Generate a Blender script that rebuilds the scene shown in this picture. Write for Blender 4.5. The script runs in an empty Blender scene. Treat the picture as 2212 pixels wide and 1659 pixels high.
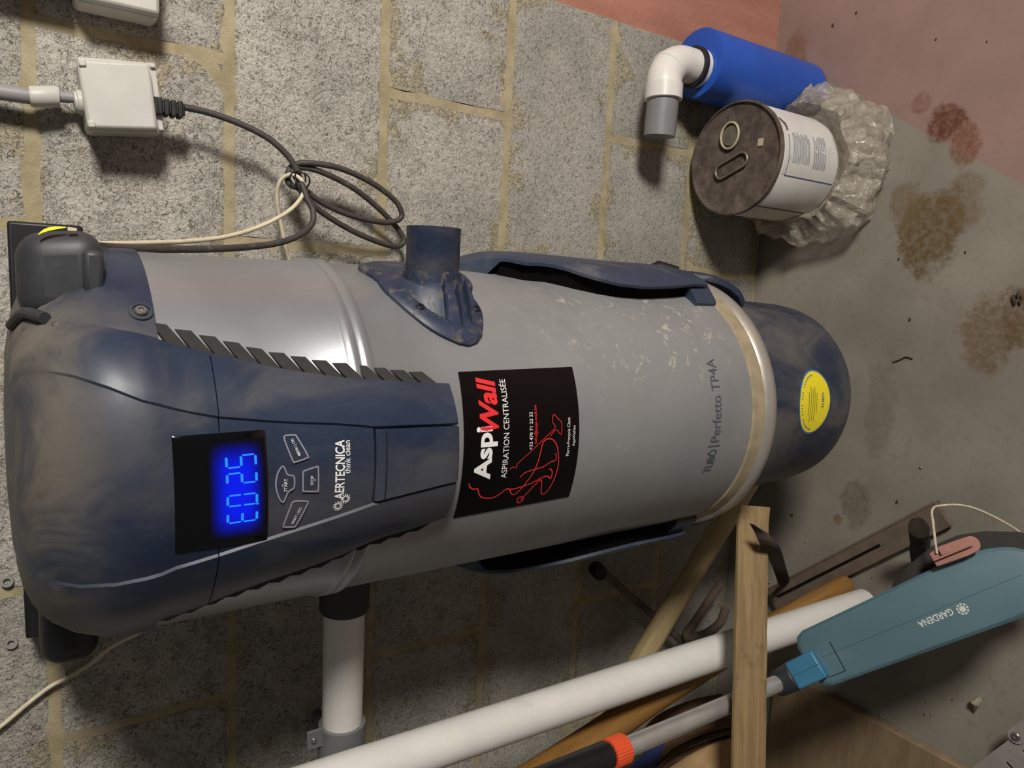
import bpy, bmesh, math, random
from mathutils import Vector, Matrix, noise

# ------------------------------------------------------------------ camera, world, lights, exposure
scene = bpy.context.scene
col = scene.collection
cam_data = bpy.data.cameras.new('camera')
cam_data.sensor_fit = 'HORIZONTAL'
cam_data.sensor_width = 36.0
cam_data.lens = 25.564
cam_data.clip_start = 0.02
cam = bpy.data.objects.new('camera', cam_data)
col.objects.link(cam)
_r = (0.05155055, -0.55981065, -0.82701546)      # picture right: the phone was held sideways
_d = (-0.9886406, -0.14567739, 0.03698454)       # picture down
_f = (-0.14118179, 0.81571449, -0.56096129)      # view direction
cam.matrix_world = Matrix(((_r[0], -_d[0], -_f[0], 0.0), (_r[1], -_d[1], -_f[1], -0.95068),
                           (_r[2], -_d[2], -_f[2], 1.23593), (0, 0, 0, 1)))
scene.camera = cam

world = bpy.data.worlds.new('world')
scene.world = world
world.use_nodes = True
world.node_tree.nodes['Background'].inputs[0].default_value = (1.0, 0.95, 0.9, 1)
world.node_tree.nodes['Background'].inputs[1].default_value = 0.075

lamp = bpy.data.lights.new('garage_lamp', 'AREA')
lamp.shape = 'DISK'
lamp.size = 0.40
lamp.energy = 52
lamp.color = (1.0, 0.955, 0.885)
lamp_o = bpy.data.objects.new('garage_lamp', lamp)
col.objects.link(lamp_o)
lamp_o.location = (1.37, -1.64, 1.55)
lamp_o.rotation_euler = (Vector((-0.15, -0.1, 0.7)) - lamp_o.location).to_track_quat('-Z', 'Y').to_euler()

scene.view_settings.view_transform = 'Standard'
scene.view_settings.look = 'None'
scene.view_settings.gamma = 1.0
scene.view_settings.use_curve_mapping = False
scene.view_settings.exposure = 0.0

R_ = random.Random(7)

# ------------------------------------------------------------------ materials
def srgb(r, g, b):
    f = lambda c: (c / 255 / 12.92) if c / 255 <= 0.04045 else ((c / 255 + 0.055) / 1.055) ** 2.4
    return (f(r), f(g), f(b), 1.0)

class NT:
    def __init__(s, name):
        s.m = bpy.data.materials.new(name)
        s.m.use_nodes = True
        s.t = s.m.node_tree
        s.n = s.t.nodes
        s.b = s.n['Principled BSDF']
    def new(s, typ, **kw):
        n = s.n.new(typ)
        for k, v in kw.items():
            setattr(n, k, v)
        return n
    def link(s, a, b): s.t.links.new(a, b)
    def put(s, sock, v):
        if hasattr(v, 'is_linked') or hasattr(v, 'links'): s.link(v, sock)
        else: sock.default_value = v
    def coords(s):
        if not hasattr(s, '_tc'): s._tc = s.new('ShaderNodeTexCoord')
        return s._tc.outputs['Object']
    def geo(s):
        if not hasattr(s, '_g'): s._g = s.new('ShaderNodeNewGeometry')
        return s._g
    def mapping(s, scale=(1, 1, 1), loc=(0, 0, 0), rot=(0, 0, 0), vec=None):
        n = s.new('ShaderNodeMapping')
        s.link(vec or s.coords(), n.inputs[0])
        n.inputs['Location'].default_value = loc
        n.inputs['Rotation'].default_value = rot
        n.inputs['Scale'].default_value = scale
        return n.outputs[0]
    def noise(s, scale, detail=4, rough=0.55, vec=None, dist=0.0):
        n = s.new('ShaderNodeTexNoise')
        n.inputs['Scale'].default_value = scale
        n.inputs['Detail'].default_value = detail
        n.inputs['Roughness'].default_value = rough
        n.inputs['Distortion'].default_value = dist
        s.link(vec or s.coords(), n.inputs['Vector'])
        return n.outputs['Fac']
    def voronoi(s, scale, vec=None, feature='F1', rand=1.0):
        n = s.new('ShaderNodeTexVoronoi', feature=feature)
        n.inputs['Scale'].default_value = scale
        n.inputs['Randomness'].default_value = rand
        s.link(vec or s.coords(), n.inputs['Vector'])
        return n.outputs['Distance']
    def rng(s, v, a, b, c=0.0, d=1.0, smooth=True):
        n = s.new('ShaderNodeMapRange')
        if smooth: n.interpolation_type = 'SMOOTHSTEP'
        s.put(n.inputs[0], v)
        for i, x in enumerate((a, b, c, d)): n.inputs[i + 1].default_value = x
        return n.outputs[0]
    def math(s, op, a, b=0.0):
        n = s.new('ShaderNodeMath', operation=op)
        s.put(n.inputs[0], a); s.put(n.inputs[1], b)
        return n.outputs[0]
    def mix(s, f, a, b, mode='MIX'):
        n = s.new('ShaderNodeMix', data_type='RGBA', blend_type=mode)
        s.put(n.inputs['Factor'], f)
        s.put(n.inputs[6], a); s.put(n.inputs[7], b)
        return n.outputs[2]
    def sep(s, vec=None):
        n = s.new('ShaderNodeSeparateXYZ')
        s.link(vec or s.coords(), n.inputs[0])
        return n.outputs
    def bump(s, h, strength=0.3, dist=0.002, normal=None):
        n = s.new('ShaderNodeBump')
        n.inputs['Strength'].default_value = strength
        n.inputs['Distance'].default_value = dist
        s.link(h, n.inputs['Height'])
        if normal is not None: s.link(normal, n.inputs['Normal'])
        return n.outputs[0]
    def fin(s, color, rough=0.5, metal=0.0, normal=None, spec=0.5, **kw):
        s.put(s.b.inputs['Base Color'], color)
        s.put(s.b.inputs['Roughness'], rough)
        s.put(s.b.inputs['Metallic'], metal)
        s.b.inputs['Specular IOR Level'].default_value = spec
        if normal is not None: s.link(normal, s.b.inputs['Normal'])
        for k, v in kw.items(): s.put(s.b.inputs[k], v)
        return s.m

M = {}
def plain(name, rgb, rough=0.5, metal=0.0, var=0.12, nscale=40, bump=0.0, bscale=300, spec=0.5, dust=None, dustamt=(0.55, 0.75), dscale=14):
    k = NT(name)
    c = srgb(*rgb)
    n = k.noise(nscale, 5)
    colr = k.mix(k.rng(n, 0.3, 0.7), tuple(x * (1 - var) for x in c[:3]) + (1,), tuple(min(1, x * (1 + var)) for x in c[:3]) + (1,))
    rr = rough
    if dust:
        dn = k.noise(dscale, 8, 0.62, dist=0.4)
        f = k.rng(dn, dustamt[0], dustamt[1], 0.0, 0.85)
        colr = k.mix(f, colr, srgb(*dust))
        rr = k.rng(dn, dustamt[0], dustamt[1], rough, min(1, rough + 0.35))
    nm = None
    if bump: nm = k.bump(k.noise(bscale, 4), bump, 0.001)
    M[name] = k.fin(colr, rr, metal, nm, spec)
    return M[name]

def mat_block():
    k = NT('concrete_block')
    v0 = k.coords()
    inf = k.new('ShaderNodeObjectInfo')
    off = k.new('ShaderNodeVectorMath', operation='ADD')
    comb = k.new('ShaderNodeCombineXYZ')
    r10 = k.math('MULTIPLY', inf.outputs['Random'], 37.0)
    for q in range(3): k.link(r10, comb.inputs[q])
    k.link(v0, off.inputs[0]); k.link(comb.outputs[0], off.inputs[1])
    v = off.outputs[0]
    # granules: bent cells whose borders open into dark cracks, and pores between them
    wn = k.new('ShaderNodeTexNoise'); wn.inputs['Scale'].default_value = 90; wn.inputs['Detail'].default_value = 3; k.link(v, wn.inputs['Vector'])
    ws = k.new('ShaderNodeVectorMath', operation='SCALE'); k.link(wn.outputs['Color'], ws.inputs[0]); ws.inputs['Scale'].default_value = 0.020
    wv = k.new('ShaderNodeVectorMath', operation='ADD'); k.link(v, wv.inputs[0]); k.link(ws.outputs[0], wv.inputs[1])
    edge_d = k.voronoi(240, wv.outputs[0], 'DISTANCE_TO_EDGE')
    big = k.noise(9, 4, 0.6, v)
    grain = k.noise(420, 5, 0.7, v)
    sel = k.noise(55, 4, 0.6, v)
    pore = k.noise(300, 3, 0.7, v, dist=1.2)
    pore2 = k.noise(120, 4, 0.65, v, dist=0.8)
    loc = k.sep(inf.outputs['Location'])
    coarse = k.rng(loc[2], 0.35, 1.05)          # the upper blocks are the coarser ones
    crack = k.math('MULTIPLY', k.math('MULTIPLY', k.rng(edge_d, 0.10, 0.0), k.rng(sel, 0.44, 0.66)), k.rng(coarse, 0, 1, 0.05, 0.38, smooth=False))
    pores = k.math('MULTIPLY', k.math('MULTIPLY', k.rng(pore, 0.43, 0.34), k.rng(sel, 0.25, 0.5, 0.35, 1.0)), k.rng(coarse, 0, 1, 0.6, 1.0, smooth=False))
    pores = k.math('MAXIMUM', pores, k.math('MULTIPLY', k.rng(pore2, 0.39, 0.31), k.rng(coarse, 0, 1, 0.4, 1.0, smooth=False)))
    pm = k.math('MAXIMUM', crack, pores)
    base = k.mix(k.rng(big, 0.3, 0.7), srgb(156, 152, 143), srgb(182, 177, 166))
    base = k.mix(k.rng(grain, 0.4, 0.72, 0.0, 0.5), base, srgb(208, 203, 192))
    base = k.mix(k.math('MULTIPLY', pm, 0.6), base, srgb(80, 73, 64))
    tint = k.math('MULTIPLY', k.rng(inf.outputs['Random'], 0, 1, 0.9, 1.04, smooth=False), k.rng(loc[2], 0.1, 1.0, 0.86, 1.06))  # lower courses greyer; light falloff down the wall is painted in here too
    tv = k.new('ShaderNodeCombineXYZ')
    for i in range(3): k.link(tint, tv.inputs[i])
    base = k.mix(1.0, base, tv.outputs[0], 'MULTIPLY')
    # mortar smeared over the arrises of the block
    s = k.sep(v0)
    ex = k.math('SUBTRACT', 0.2, k.math('ABSOLUTE', s[0]))
    ez = k.math('SUBTRACT', 0.095, k.math('ABSOLUTE', s[2]))
    edge = k.math('MINIMUM', ex, ez)
    wob = k.math('MULTIPLY', k.rng(k.noise(13, 6, 0.62, v), 0.47, 0.8), 0.085)
    smear = k.rng(k.math('SUBTRACT', wob, edge), -0.006, 0.006)
    smear = k.math('MULTIPLY', smear, k.rng(pore, 0.36, 0.5))
    base = k.mix(k.math('MULTIPLY', smear, 0.8), base, k.mix(k.rng(grain, .3, .7), srgb(160, 149, 120), srgb(182, 171, 142)))
    gran = k.math('ADD', k.math('MULTIPLY', k.noise(190, 3, 0.6, v), 1.3), k.math('MULTIPLY', k.noise(80, 3, 0.6, v), 0.9))
    h = k.math('ADD', k.math('MULTIPLY', grain, 0.3), k.math('MULTIPLY', k.math('SUBTRACT', 1.0, pm), 0.9))
    h = k.math('ADD', h, k.math('MULTIPLY', gran, k.rng(coarse, 0, 1, 0.5, 1.0, smooth=False)))
    h = k.math('ADD', h, k.math('MULTIPLY', smear, 0.4))
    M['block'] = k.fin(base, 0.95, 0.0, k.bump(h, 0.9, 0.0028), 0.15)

def mat_mortar():
    k = NT('mortar')
    n = k.noise(30, 6, 0.6); g = k.noise(400, 4, 0.7)
    c = k.mix(k.rng(n, 0.3, 0.7), srgb(154, 142, 113), srgb(180, 168, 138))
    c = k.mix(k.rng(g, 0.55, 0.8, 0, 0.4), c, srgb(198, 187, 156))
    M['mortar'] = k.fin(c, 0.95, 0, k.bump(k.math('ADD', g, k.math('MULTIPLY', n, 2.0)), 0.6, 0.002), 0.15)

def mat_salmon():
    k = NT('salmon_paint')
    v = k.mapping((1, 1, 0.25))
    n = k.noise(9, 6, 0.65, v); g = k.noise(120, 5, 0.7)
    c = k.mix(k.rng(n, 0.3, 0.72), srgb(156, 106, 90), srgb(182, 129, 111))
    c = k.mix(k.rng(k.noise(22, 7, 0.7, v, 0.6), 0.56, 0.72, 0, 0.5), c, srgb(138, 102, 84))
    M['salmon'] = k.fin(c, 0.75, 0, k.bump(k.math('ADD', g, n), 0.5, 0.003), 0.3)

def mat_floor(stains):
    k = NT('floor_concrete')
    p = k.sep()
    x, y = p[0], p[1]
    n1 = k.noise(5, 6, 0.6); n2 = k.noise(40, 6, 0.65); g = k.noise(500, 3, 0.6)
    grey = k.mix(k.rng(n1, 0.3, 0.7), srgb(128, 122, 111), srgb(150, 144, 132))
    grey = k.mix(k.rng(n2, 0.5, 0.72, 0, 0.45), grey, srgb(112, 104, 91))
    pink = k.mix(k.rng(n1, 0.3, 0.7), srgb(138, 113, 104), srgb(154, 127, 118))
    pink = k.mix(k.rng(n2, 0.52, 0.75, 0, 0.5), pink, srgb(134, 108, 98))
    # paint edge running diagonally over the floor
    e = k.math('ADD', k.math('SUBTRACT', x, 0.458), k.math('MULTIPLY', y, -0.6163))
    e = k.math('ADD', e, k.math('MULTIPLY', k.math('SUBTRACT', k.noise(60, 5, 0.7), 0.5), 0.012))
    c = k.mix(k.rng(e, -0.003, 0.003), grey, pink)
    wob = k.math('SUBTRACT', k.noise(26, 7, 0.65), 0.5)
    fine = k.noise(90, 6, 0.7)
    for (sx, sy, rx, ry, colr, amt, w) in stains:
        dx = k.math('DIVIDE', k.math('SUBTRACT', x, sx), rx)
        dy = k.math('DIVIDE', k.math('SUBTRACT', y, sy), ry)
        d = k.math('SQRT', k.math('ADD', k.math('MULTIPLY', dx, dx), k.math('MULTIPLY', dy, dy)))
        d = k.math('ADD', d, k.math('MULTIPLY', wob, w))
        f = k.math('MULTIPLY', k.rng(d, 1.1, 0.7, 0, amt), k.rng(fine, 0.3, 0.62, 0.35, 1.0))
        c = k.mix(f, c, srgb(*colr))
    c = k.mix(k.rng(g, 0.62, 0.8, 0, 0.3), c, srgb(70, 62, 52))
    M['floor'] = k.fin(c, k.rng(n2, 0.3, 0.7, 0.55, 0.85), 0, k.bump(k.math('ADD', g, n2), 0.25, 0.001), 0.3)

def mat_silver():
    k = NT('silver_paint')
    p = k.sep()
    c = k.mix(k.rng(k.noise(8, 5), 0.3, 0.7), srgb(144, 146, 149), srgb(156, 158, 161))
    # settled dust below the middle bead and pale scuffs on the right flank
    dn = k.noise(7, 8, 0.65, dist=0.5)
    low = k.rng(p[2], 0.80, 0.62)
    df = k.math('MULTIPLY', low, k.rng(dn, 0.3, 0.7, 0.25, 0.75))
    c = k.mix(df, c, srgb(137, 136, 134))
    sc = k.noise(64, 9, 0.68, dist=1.1)
    reg = k.math('MULTIPLY', k.rng(p[2], 0.62, 0.5), k.rng(p[2], 0.28, 0.34))
    reg = k.math('MULTIPLY', reg, k.math('MULTIPLY', k.rng(p[0], 0.035, 0.075), k.rng(p[1], 0.02, -0.05)))
    reg = k.math('MULTIPLY', reg, k.rng(k.noise(15, 4, 0.6), 0.3, 0.52))
    reg2 = k.math('MULTIPLY', low, 0.25)
    mk = k.math('ADD', k.math('MULTIPLY', reg, k.rng(sc, 0.55, 0.63)), k.math('MULTIPLY', reg2, k.rng(k.noise(50, 8, 0.6, dist=0.5), 0.6, 0.7)))
    mk = k.math('MINIMUM', mk, 1.0)
    c = k.mix(k.math('MULTIPLY', mk, 0.7), c, srgb(184, 178, 163))
    met = k.math('SUBTRACT', 0.5, k.math('MULTIPLY', k.math('MAXIMUM', df, mk), 0.42))
    ro = k.math('ADD', 0.36, k.math('MULTIPLY', k.math('MAXIMUM', df, mk), 0.35))
    M['silver'] = k.fin(c, ro, met, k.bump(k.noise(900, 2), 0.05, 0.0004))

def mat_blue():
    k = NT('blue_plastic')
    p = k.sep()
    c = k.mix(k.rng(k.noise(20, 4), 0.3, 0.7), srgb(35, 45, 64), srgb(42, 53, 73))
    dn = k.noise(13, 8, 0.6, k.mapping((1, 1, 0.5), rot=(0, 0.5, 0)), dist=0.7)
    top = k.rng(p[2], 0.95, 1.06, 0.0, 1.0)
    lo = k.rng(p[2], 0.26, 0.2, 0.0, 0.42)
    am = k.math('MAXIMUM', k.math('MAXIMUM', top, lo), 0.22)
    f = k.math('MULTIPLY', am, k.rng(dn, 0.38, 0.64, 0.0, 0.8))
    fl = k.noise(420, 2, 0.5)
    f = k.math('MAXIMUM', f, k.math('MULTIPLY', k.rng(fl, 0.7, 0.78), 0.25))
    c = k.mix(f, c, srgb(138, 128, 110))
    M['blue'] = k.fin(c, k.math('ADD', 0.36, k.math('MULTIPLY', f, 0.5)), 0, k.bump(k.noise(700, 2), 0.06, 0.0004), 0.35)

def mat_wood(name, a, b, scale=(1, 1, 1), rough=0.6, stain=None, gl=60):
    k = NT(name)
    v = k.mapping(scale)
    w = k.noise(gl, 6, 0.6, v, 0.6)
    w2 = k.noise(gl * 4, 4, 0.6, v)
    c = k.mix(k.rng(w, 0.3, 0.7), srgb(*a), srgb(*b))
    c = k.mix(k.rng(w2, 0.5, 0.8, 0, 0.4), c, tuple(x * 0.6 for x in srgb(*a)[:3]) + (1,))
    if stain: c = k.mix(k.rng(k.noise(25, 6, 0.65), 0.55, 0.72, 0, 0.75), c, srgb(*stain))
    M[name] = k.fin(c, rough, 0, k.bump(w2, 0.2, 0.001), 0.4)

mat_block(); mat_mortar(); mat_salmon(); mat_silver(); mat_blue()
mat_floor([
    ((0.1134,-0.3306,0)[0], (0.1134,-0.3306,0)[1], 0.075, 0.05, (96, 74, 40), 0.92, 2.0),
    ((0.1562,-0.2876,0)[0], (0.1562,-0.2876,0)[1], 0.045, 0.03, (110, 92, 60), 0.7, 2.0),
    ((0.1619,-0.3806,0)[0], (0.1619,-0.3806,0)[1], 0.05, 0.03, (108, 90, 62), 0.6, 2.2),
    ((-0.0433,-0.4341,0)[0], (-0.0433,-0.4341,0)[1], 0.06, 0.045, (104, 82, 52), 0.75, 2.0),
    ((-0.0187,-0.4781,0)[0], (-0.0187,-0.4781,0)[1], 0.05, 0.03, (96, 76, 50), 0.8, 2.0),
    ((0.2838,-0.3302,0)[0], (0.2838,-0.3302,0)[1], 0.032, 0.03, (92, 52, 30), 0.95, 1.6),
    ((0.2439,-0.3665,0)[0], (0.2439,-0.3665,0)[1], 0.035, 0.024, (112, 66, 40), 0.8, 1.6),
    ((0.3187,-0.2895,0)[0], (0.3187,-0.2895,0)[1], 0.02, 0.018, (112, 74, 52), 0.6, 1.6),
    ((-0.3624,-0.2628,0)[0], (-0.3624,-0.2628,0)[1], 0.05, 0.03, (96, 84, 66), 0.6, 2.0),
    ((-0.4039,-0.232,0)[0], (-0.4039,-0.232,0)[1], 0.012, 0.01, (112, 84, 54), 0.8, 1.0),
    ((-0.1857,-0.2832,0)[0], (-0.1857,-0.2832,0)[1], 0.10, 0.03, (112, 102, 88), 0.5, 2.0),
    ((0.4466,-0.0416,0)[0], (0.4466,-0.0416,0)[1], 0.05, 0.025, (120, 84, 64), 0.75, 1.8)])
plain('black_rubber', (30, 29, 30), 0.55, 0, 0.2, 60, 0.15, 500, dust=(110, 102, 90), dustamt=(0.58, 0.85))
plain('black_plastic', (26, 26, 30), 0.45, 0, 0.15, dust=(95, 90, 82), dustamt=(0.6, 0.9))
plain('charcoal_plastic', (52, 54, 58), 0.5, 0, 0.1, dust=(104, 99, 90), dustamt=(0.5, 0.95), dscale=22)
plain('dark_louvre', (32, 29, 27), 0.75, 0, 0.2, 200, 0.3, 600)
plain('cord_grey', (66, 61, 58), 0.6, 0, 0.15, 90, 0.1, 300, dust=(128, 118, 104), dustamt=(0.55, 0.85), dscale=60)
plain('cable_white', (214, 204, 176), 0.5, 0, 0.08, 60, dust=(140, 128, 104), dustamt=(0.58, 0.8), dscale=50)
plain('box_white', (200, 197, 189), 0.45, 0, 0.04, 30, dust=(168, 154, 128), dustamt=(0.64, 0.8), dscale=40)
plain('conduit_grey', (146, 142, 142), 0.5, 0, 0.06)
plain('pvc_white', (222, 219, 213), 0.32, 0, 0.04, 20, dust=(190, 178, 156), dustamt=(0.6, 0.85), dscale=12)
plain('pvc_grey', (124, 124, 126), 0.45, 0, 0.05)
plain('coupling_grey', (110, 112, 112), 0.5, 0, 0.06, dust=(140, 132, 118), dustamt=(0.55, 0.85))
plain('drum_blue', (34, 82, 178), 0.38, 0, 0.08, 8, dust=(100, 112, 150), dustamt=(0.58, 0.9), dscale=9)
plain('can_white', (214, 211, 206), 0.45, 0, 0.05, 15, dust=(170, 158, 138), dustamt=(0.6, 0.82), dscale=30)
plain('can_print', (150, 152, 158), 0.5, 0, 0.2, 300)
plain('can_blue', (52, 78, 128), 0.5)
plain('can_tan', (180, 168, 142), 0.5)
plain('lid_dirt', (88, 76, 68), 0.9, 0, 0.35, 60, 0.9, 130, dust=(128, 112, 96), dustamt=(0.55, 0.8), dscale=20)
plain('lid_metal', (150, 142, 128), 0.4, 0.7, 0.15, 50)
plain('steel', (205, 202, 199), 0.3, 0.65, 0.08, 30, dust=(150, 142, 128), dustamt=(0.62, 0.9))
plain('zinc', (150, 146, 142), 0.4, 0.8, 0.15, 60)
plain('strut_grey', (158, 150, 144), 0.6, 0.1, 0.1, 30, dust=(108, 96, 84), dustamt=(0.55, 0.8), dscale=25)
plain('rust', (106, 92, 79), 0.85, 0.05, 0.16, 40, 0.4, 250)
plain('rust_dark', (62, 50, 42), 0.85, 0.15, 0.3, 60, 0.5, 250)
plain('teal_plastic', (84, 113, 122), 0.5, 0, 0.06, 12, dust=(120, 126, 118), dustamt=(0.55, 0.85), dscale=9)
plain('teal_bright', (60, 118, 150), 0.45, 0, 0.05)
plain('teal_edge', (58, 90, 104), 0.5, 0, 0.05)
plain('orange_plastic', (232, 86, 48), 0.5, 0, 0.06)
plain('pink_plastic', (164, 116, 104), 0.5, 0, 0.08)
plain('string', (196, 184, 164), 0.8, 0, 0.2, 300)
plain('yellow_print', (246, 226, 40), 0.4, 0, 0.03)
plain('sticker_blue', (58, 112, 176), 0.4, 0, 0.05)
plain('sticker_dark', (86, 96, 72), 0.5, 0, 0.05)
plain('sticker_black', (6, 5, 6), 0.14, 0, 0.1, spec=0.3)
plain('print_white', (238, 236, 236), 0.4, 0, 0.02)
plain('print_red', (232, 48, 54), 0.4, 0, 0.04)
plain('print_navy', (76, 82, 96), 0.5, 0, 0.1, 200)
plain('print_light', (200, 206, 200), 0.5, 0, 0.05)
plain('button_line', (166, 162, 178), 0.35, 0.3, 0.05)
plain('glass_black', (7, 7, 10), 0.08, 0, 0.1, spec=0.6)
plain('cardboard', (150, 122, 84), 0.85, 0, 0.15, 40, 0.3, 200, dust=(196, 170, 124), dustamt=(0.55, 0.8))
plain('cardboard_dark', (96, 74, 50), 0.9, 0, 0.15, 40, 0.3, 200)
plain('navy_plastic', (44, 52, 96), 0.5)
plain('debris', (150, 138, 118), 0.9, 0, 0.35, 90, 0.4, 300)
plain('debris_dark', (70, 60, 48), 0.9, 0, 0.35, 90, 0.4, 300)
plain('blue_dusty', (40, 49, 71), 0.45, 0, 0.08, 20, dust=(118, 106, 82), dustamt=(0.48, 0.78), dscale=75)
plain('handle_blue', (50, 60, 78), 0.5, 0, 0.1, 20, dust=(112, 112, 110), dustamt=(0.48, 0.85), dscale=16)
plain('guard_dark', (44, 40, 37), 0.8, 0, 0.2, 30, 0.3, 200, dust=(86, 76, 64), dustamt=(0.55, 0.8))
plain('gap_shade_black', (9, 8, 8), 0.9, 0, 0.1, spec=0.1)
plain('rim_silver', (176, 172, 164), 0.38, 0.5, 0.06, 20, dust=(168, 156, 132), dustamt=(0.45, 0.7), dscale=26)
plain('rim_dust', (150, 136, 110), 0.85, 0.0, 0.15, 60)
plain('mud', (54, 46, 38), 0.95, 0, 0.3, 60, 0.8, 150)
mat_wood('timber', (122, 99, 65), (148, 122, 83), (1, 1, 0.06), 0.7, (92, 74, 52), 120)
mat_wood('ash_handle', (166, 146, 104), (192, 172, 128), (1, 1, 0.04), 0.45, None, 140)
mat_wood('varnished_handle', (124, 88, 44), (148, 110, 60), (1, 1, 0.06), 0.3, (150, 96, 40), 60)
mat_wood('board_wood', (126, 106, 80), (148, 127, 98), (0.25, 1, 1), 0.75, (150, 132, 104), 26)

def mat_emit(name, rgb, strength):
    k = NT(name)
    k.b.inputs['Base Color'].default_value = (0.01, 0.01, 0.02, 1)
    k.b.inputs['Emission Color'].default_value = rgb
    k.b.inputs['Emission Strength'].default_value = strength
    k.b.inputs['Roughness'].default_value = 0.15
    M[name] = k.m
mat_emit('segment_blue', (0.01, 0.18, 1.0, 1), 1.6)
def mat_backlight():
    k = NT('display_backlight')
    tc = k.new('ShaderNodeTexCoord')
    u = k.sep(tc.outputs['UV'])
    fx = k.math('MULTIPLY', k.rng(u[0], 0.0, 0.3), k.rng(u[0], 1.0, 0.7))
    fy = k.math('MULTIPLY', k.rng(u[1], 0.0, 0.36), k.rng(u[1], 1.0, 0.62))
    f = k.math('MULTIPLY', fx, fy)
    k.b.inputs['Base Color'].default_value = (0.0021, 0.0021, 0.003, 1)
    k.b.inputs['Specular IOR Level'].default_value = 0.6
    k.b.inputs['Emission Color'].default_value = (0.0, 0.01, 1.0, 1)
    k.link(k.math('MULTIPLY', f, 0.8), k.b.inputs['Emission Strength'])
    k.b.inputs['Roughness'].default_value = 0.08
    M['backlight'] = k.m
mat_backlight()
def mat_film():
    k = NT('clear_film')
    d1 = k.voronoi(38, None, 'DISTANCE_TO_EDGE'); d2 = k.noise(70, 5, 0.6, dist=1.0)
    h = k.math('ADD', k.rng(d1, 0.0, 0.35, 0, 1.0, smooth=False), d2)
    k.fin(srgb(200, 190, 172), 0.16, 0, k.bump(h, 0.55, 0.006), 0.9)
    k.link(k.rng(k.noise(26, 5, 0.6), 0.3, 0.7, 0.28, 0.62), k.b.inputs['Alpha'])
    M['film'] = k.m
mat_film()

# ------------------------------------------------------------------ mesh helpers
def V(*a): return Vector(a[0] if len(a) == 1 else a)
def lerp(a, b, t): return a + (b - a) * t
def itp(tab, x):
    if x <= tab[0][0]: return tab[0][1]
    for (a, p), (b, q) in zip(tab, tab[1:]):
        if x <= b: return p + (q - p) * (x - a) / (b - a)
    return tab[-1][1]
def spline(pts, n=8):
    pts = [Vector(p) for p in pts]
    P = [pts[0] * 2 - pts[1]] + pts + [pts[-1] * 2 - pts[-2]]
    out = []
    for i in range(1, len(P) - 2):
        a, b, c, d = P[i - 1], P[i], P[i + 1], P[i + 2]
        for j in range(n):
            t = j / n
            out.append(0.5 * ((2 * b) + (c - a) * t + (2 * a - 5 * b + 4 * c - d) * t * t + (3 * b - a - 3 * c + d) * t ** 3))
    out.append(pts[-1])
    return out
def frame(axis, up=(0, 0, 1)):
    z = Vector(axis).normalized(); u = Vector(up)
    x = u.cross(z)
    if x.length < 1e-4: x = Vector((1, 0, 0)).cross(z)
    x.normalize()
    return x, z.cross(x), z

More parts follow.
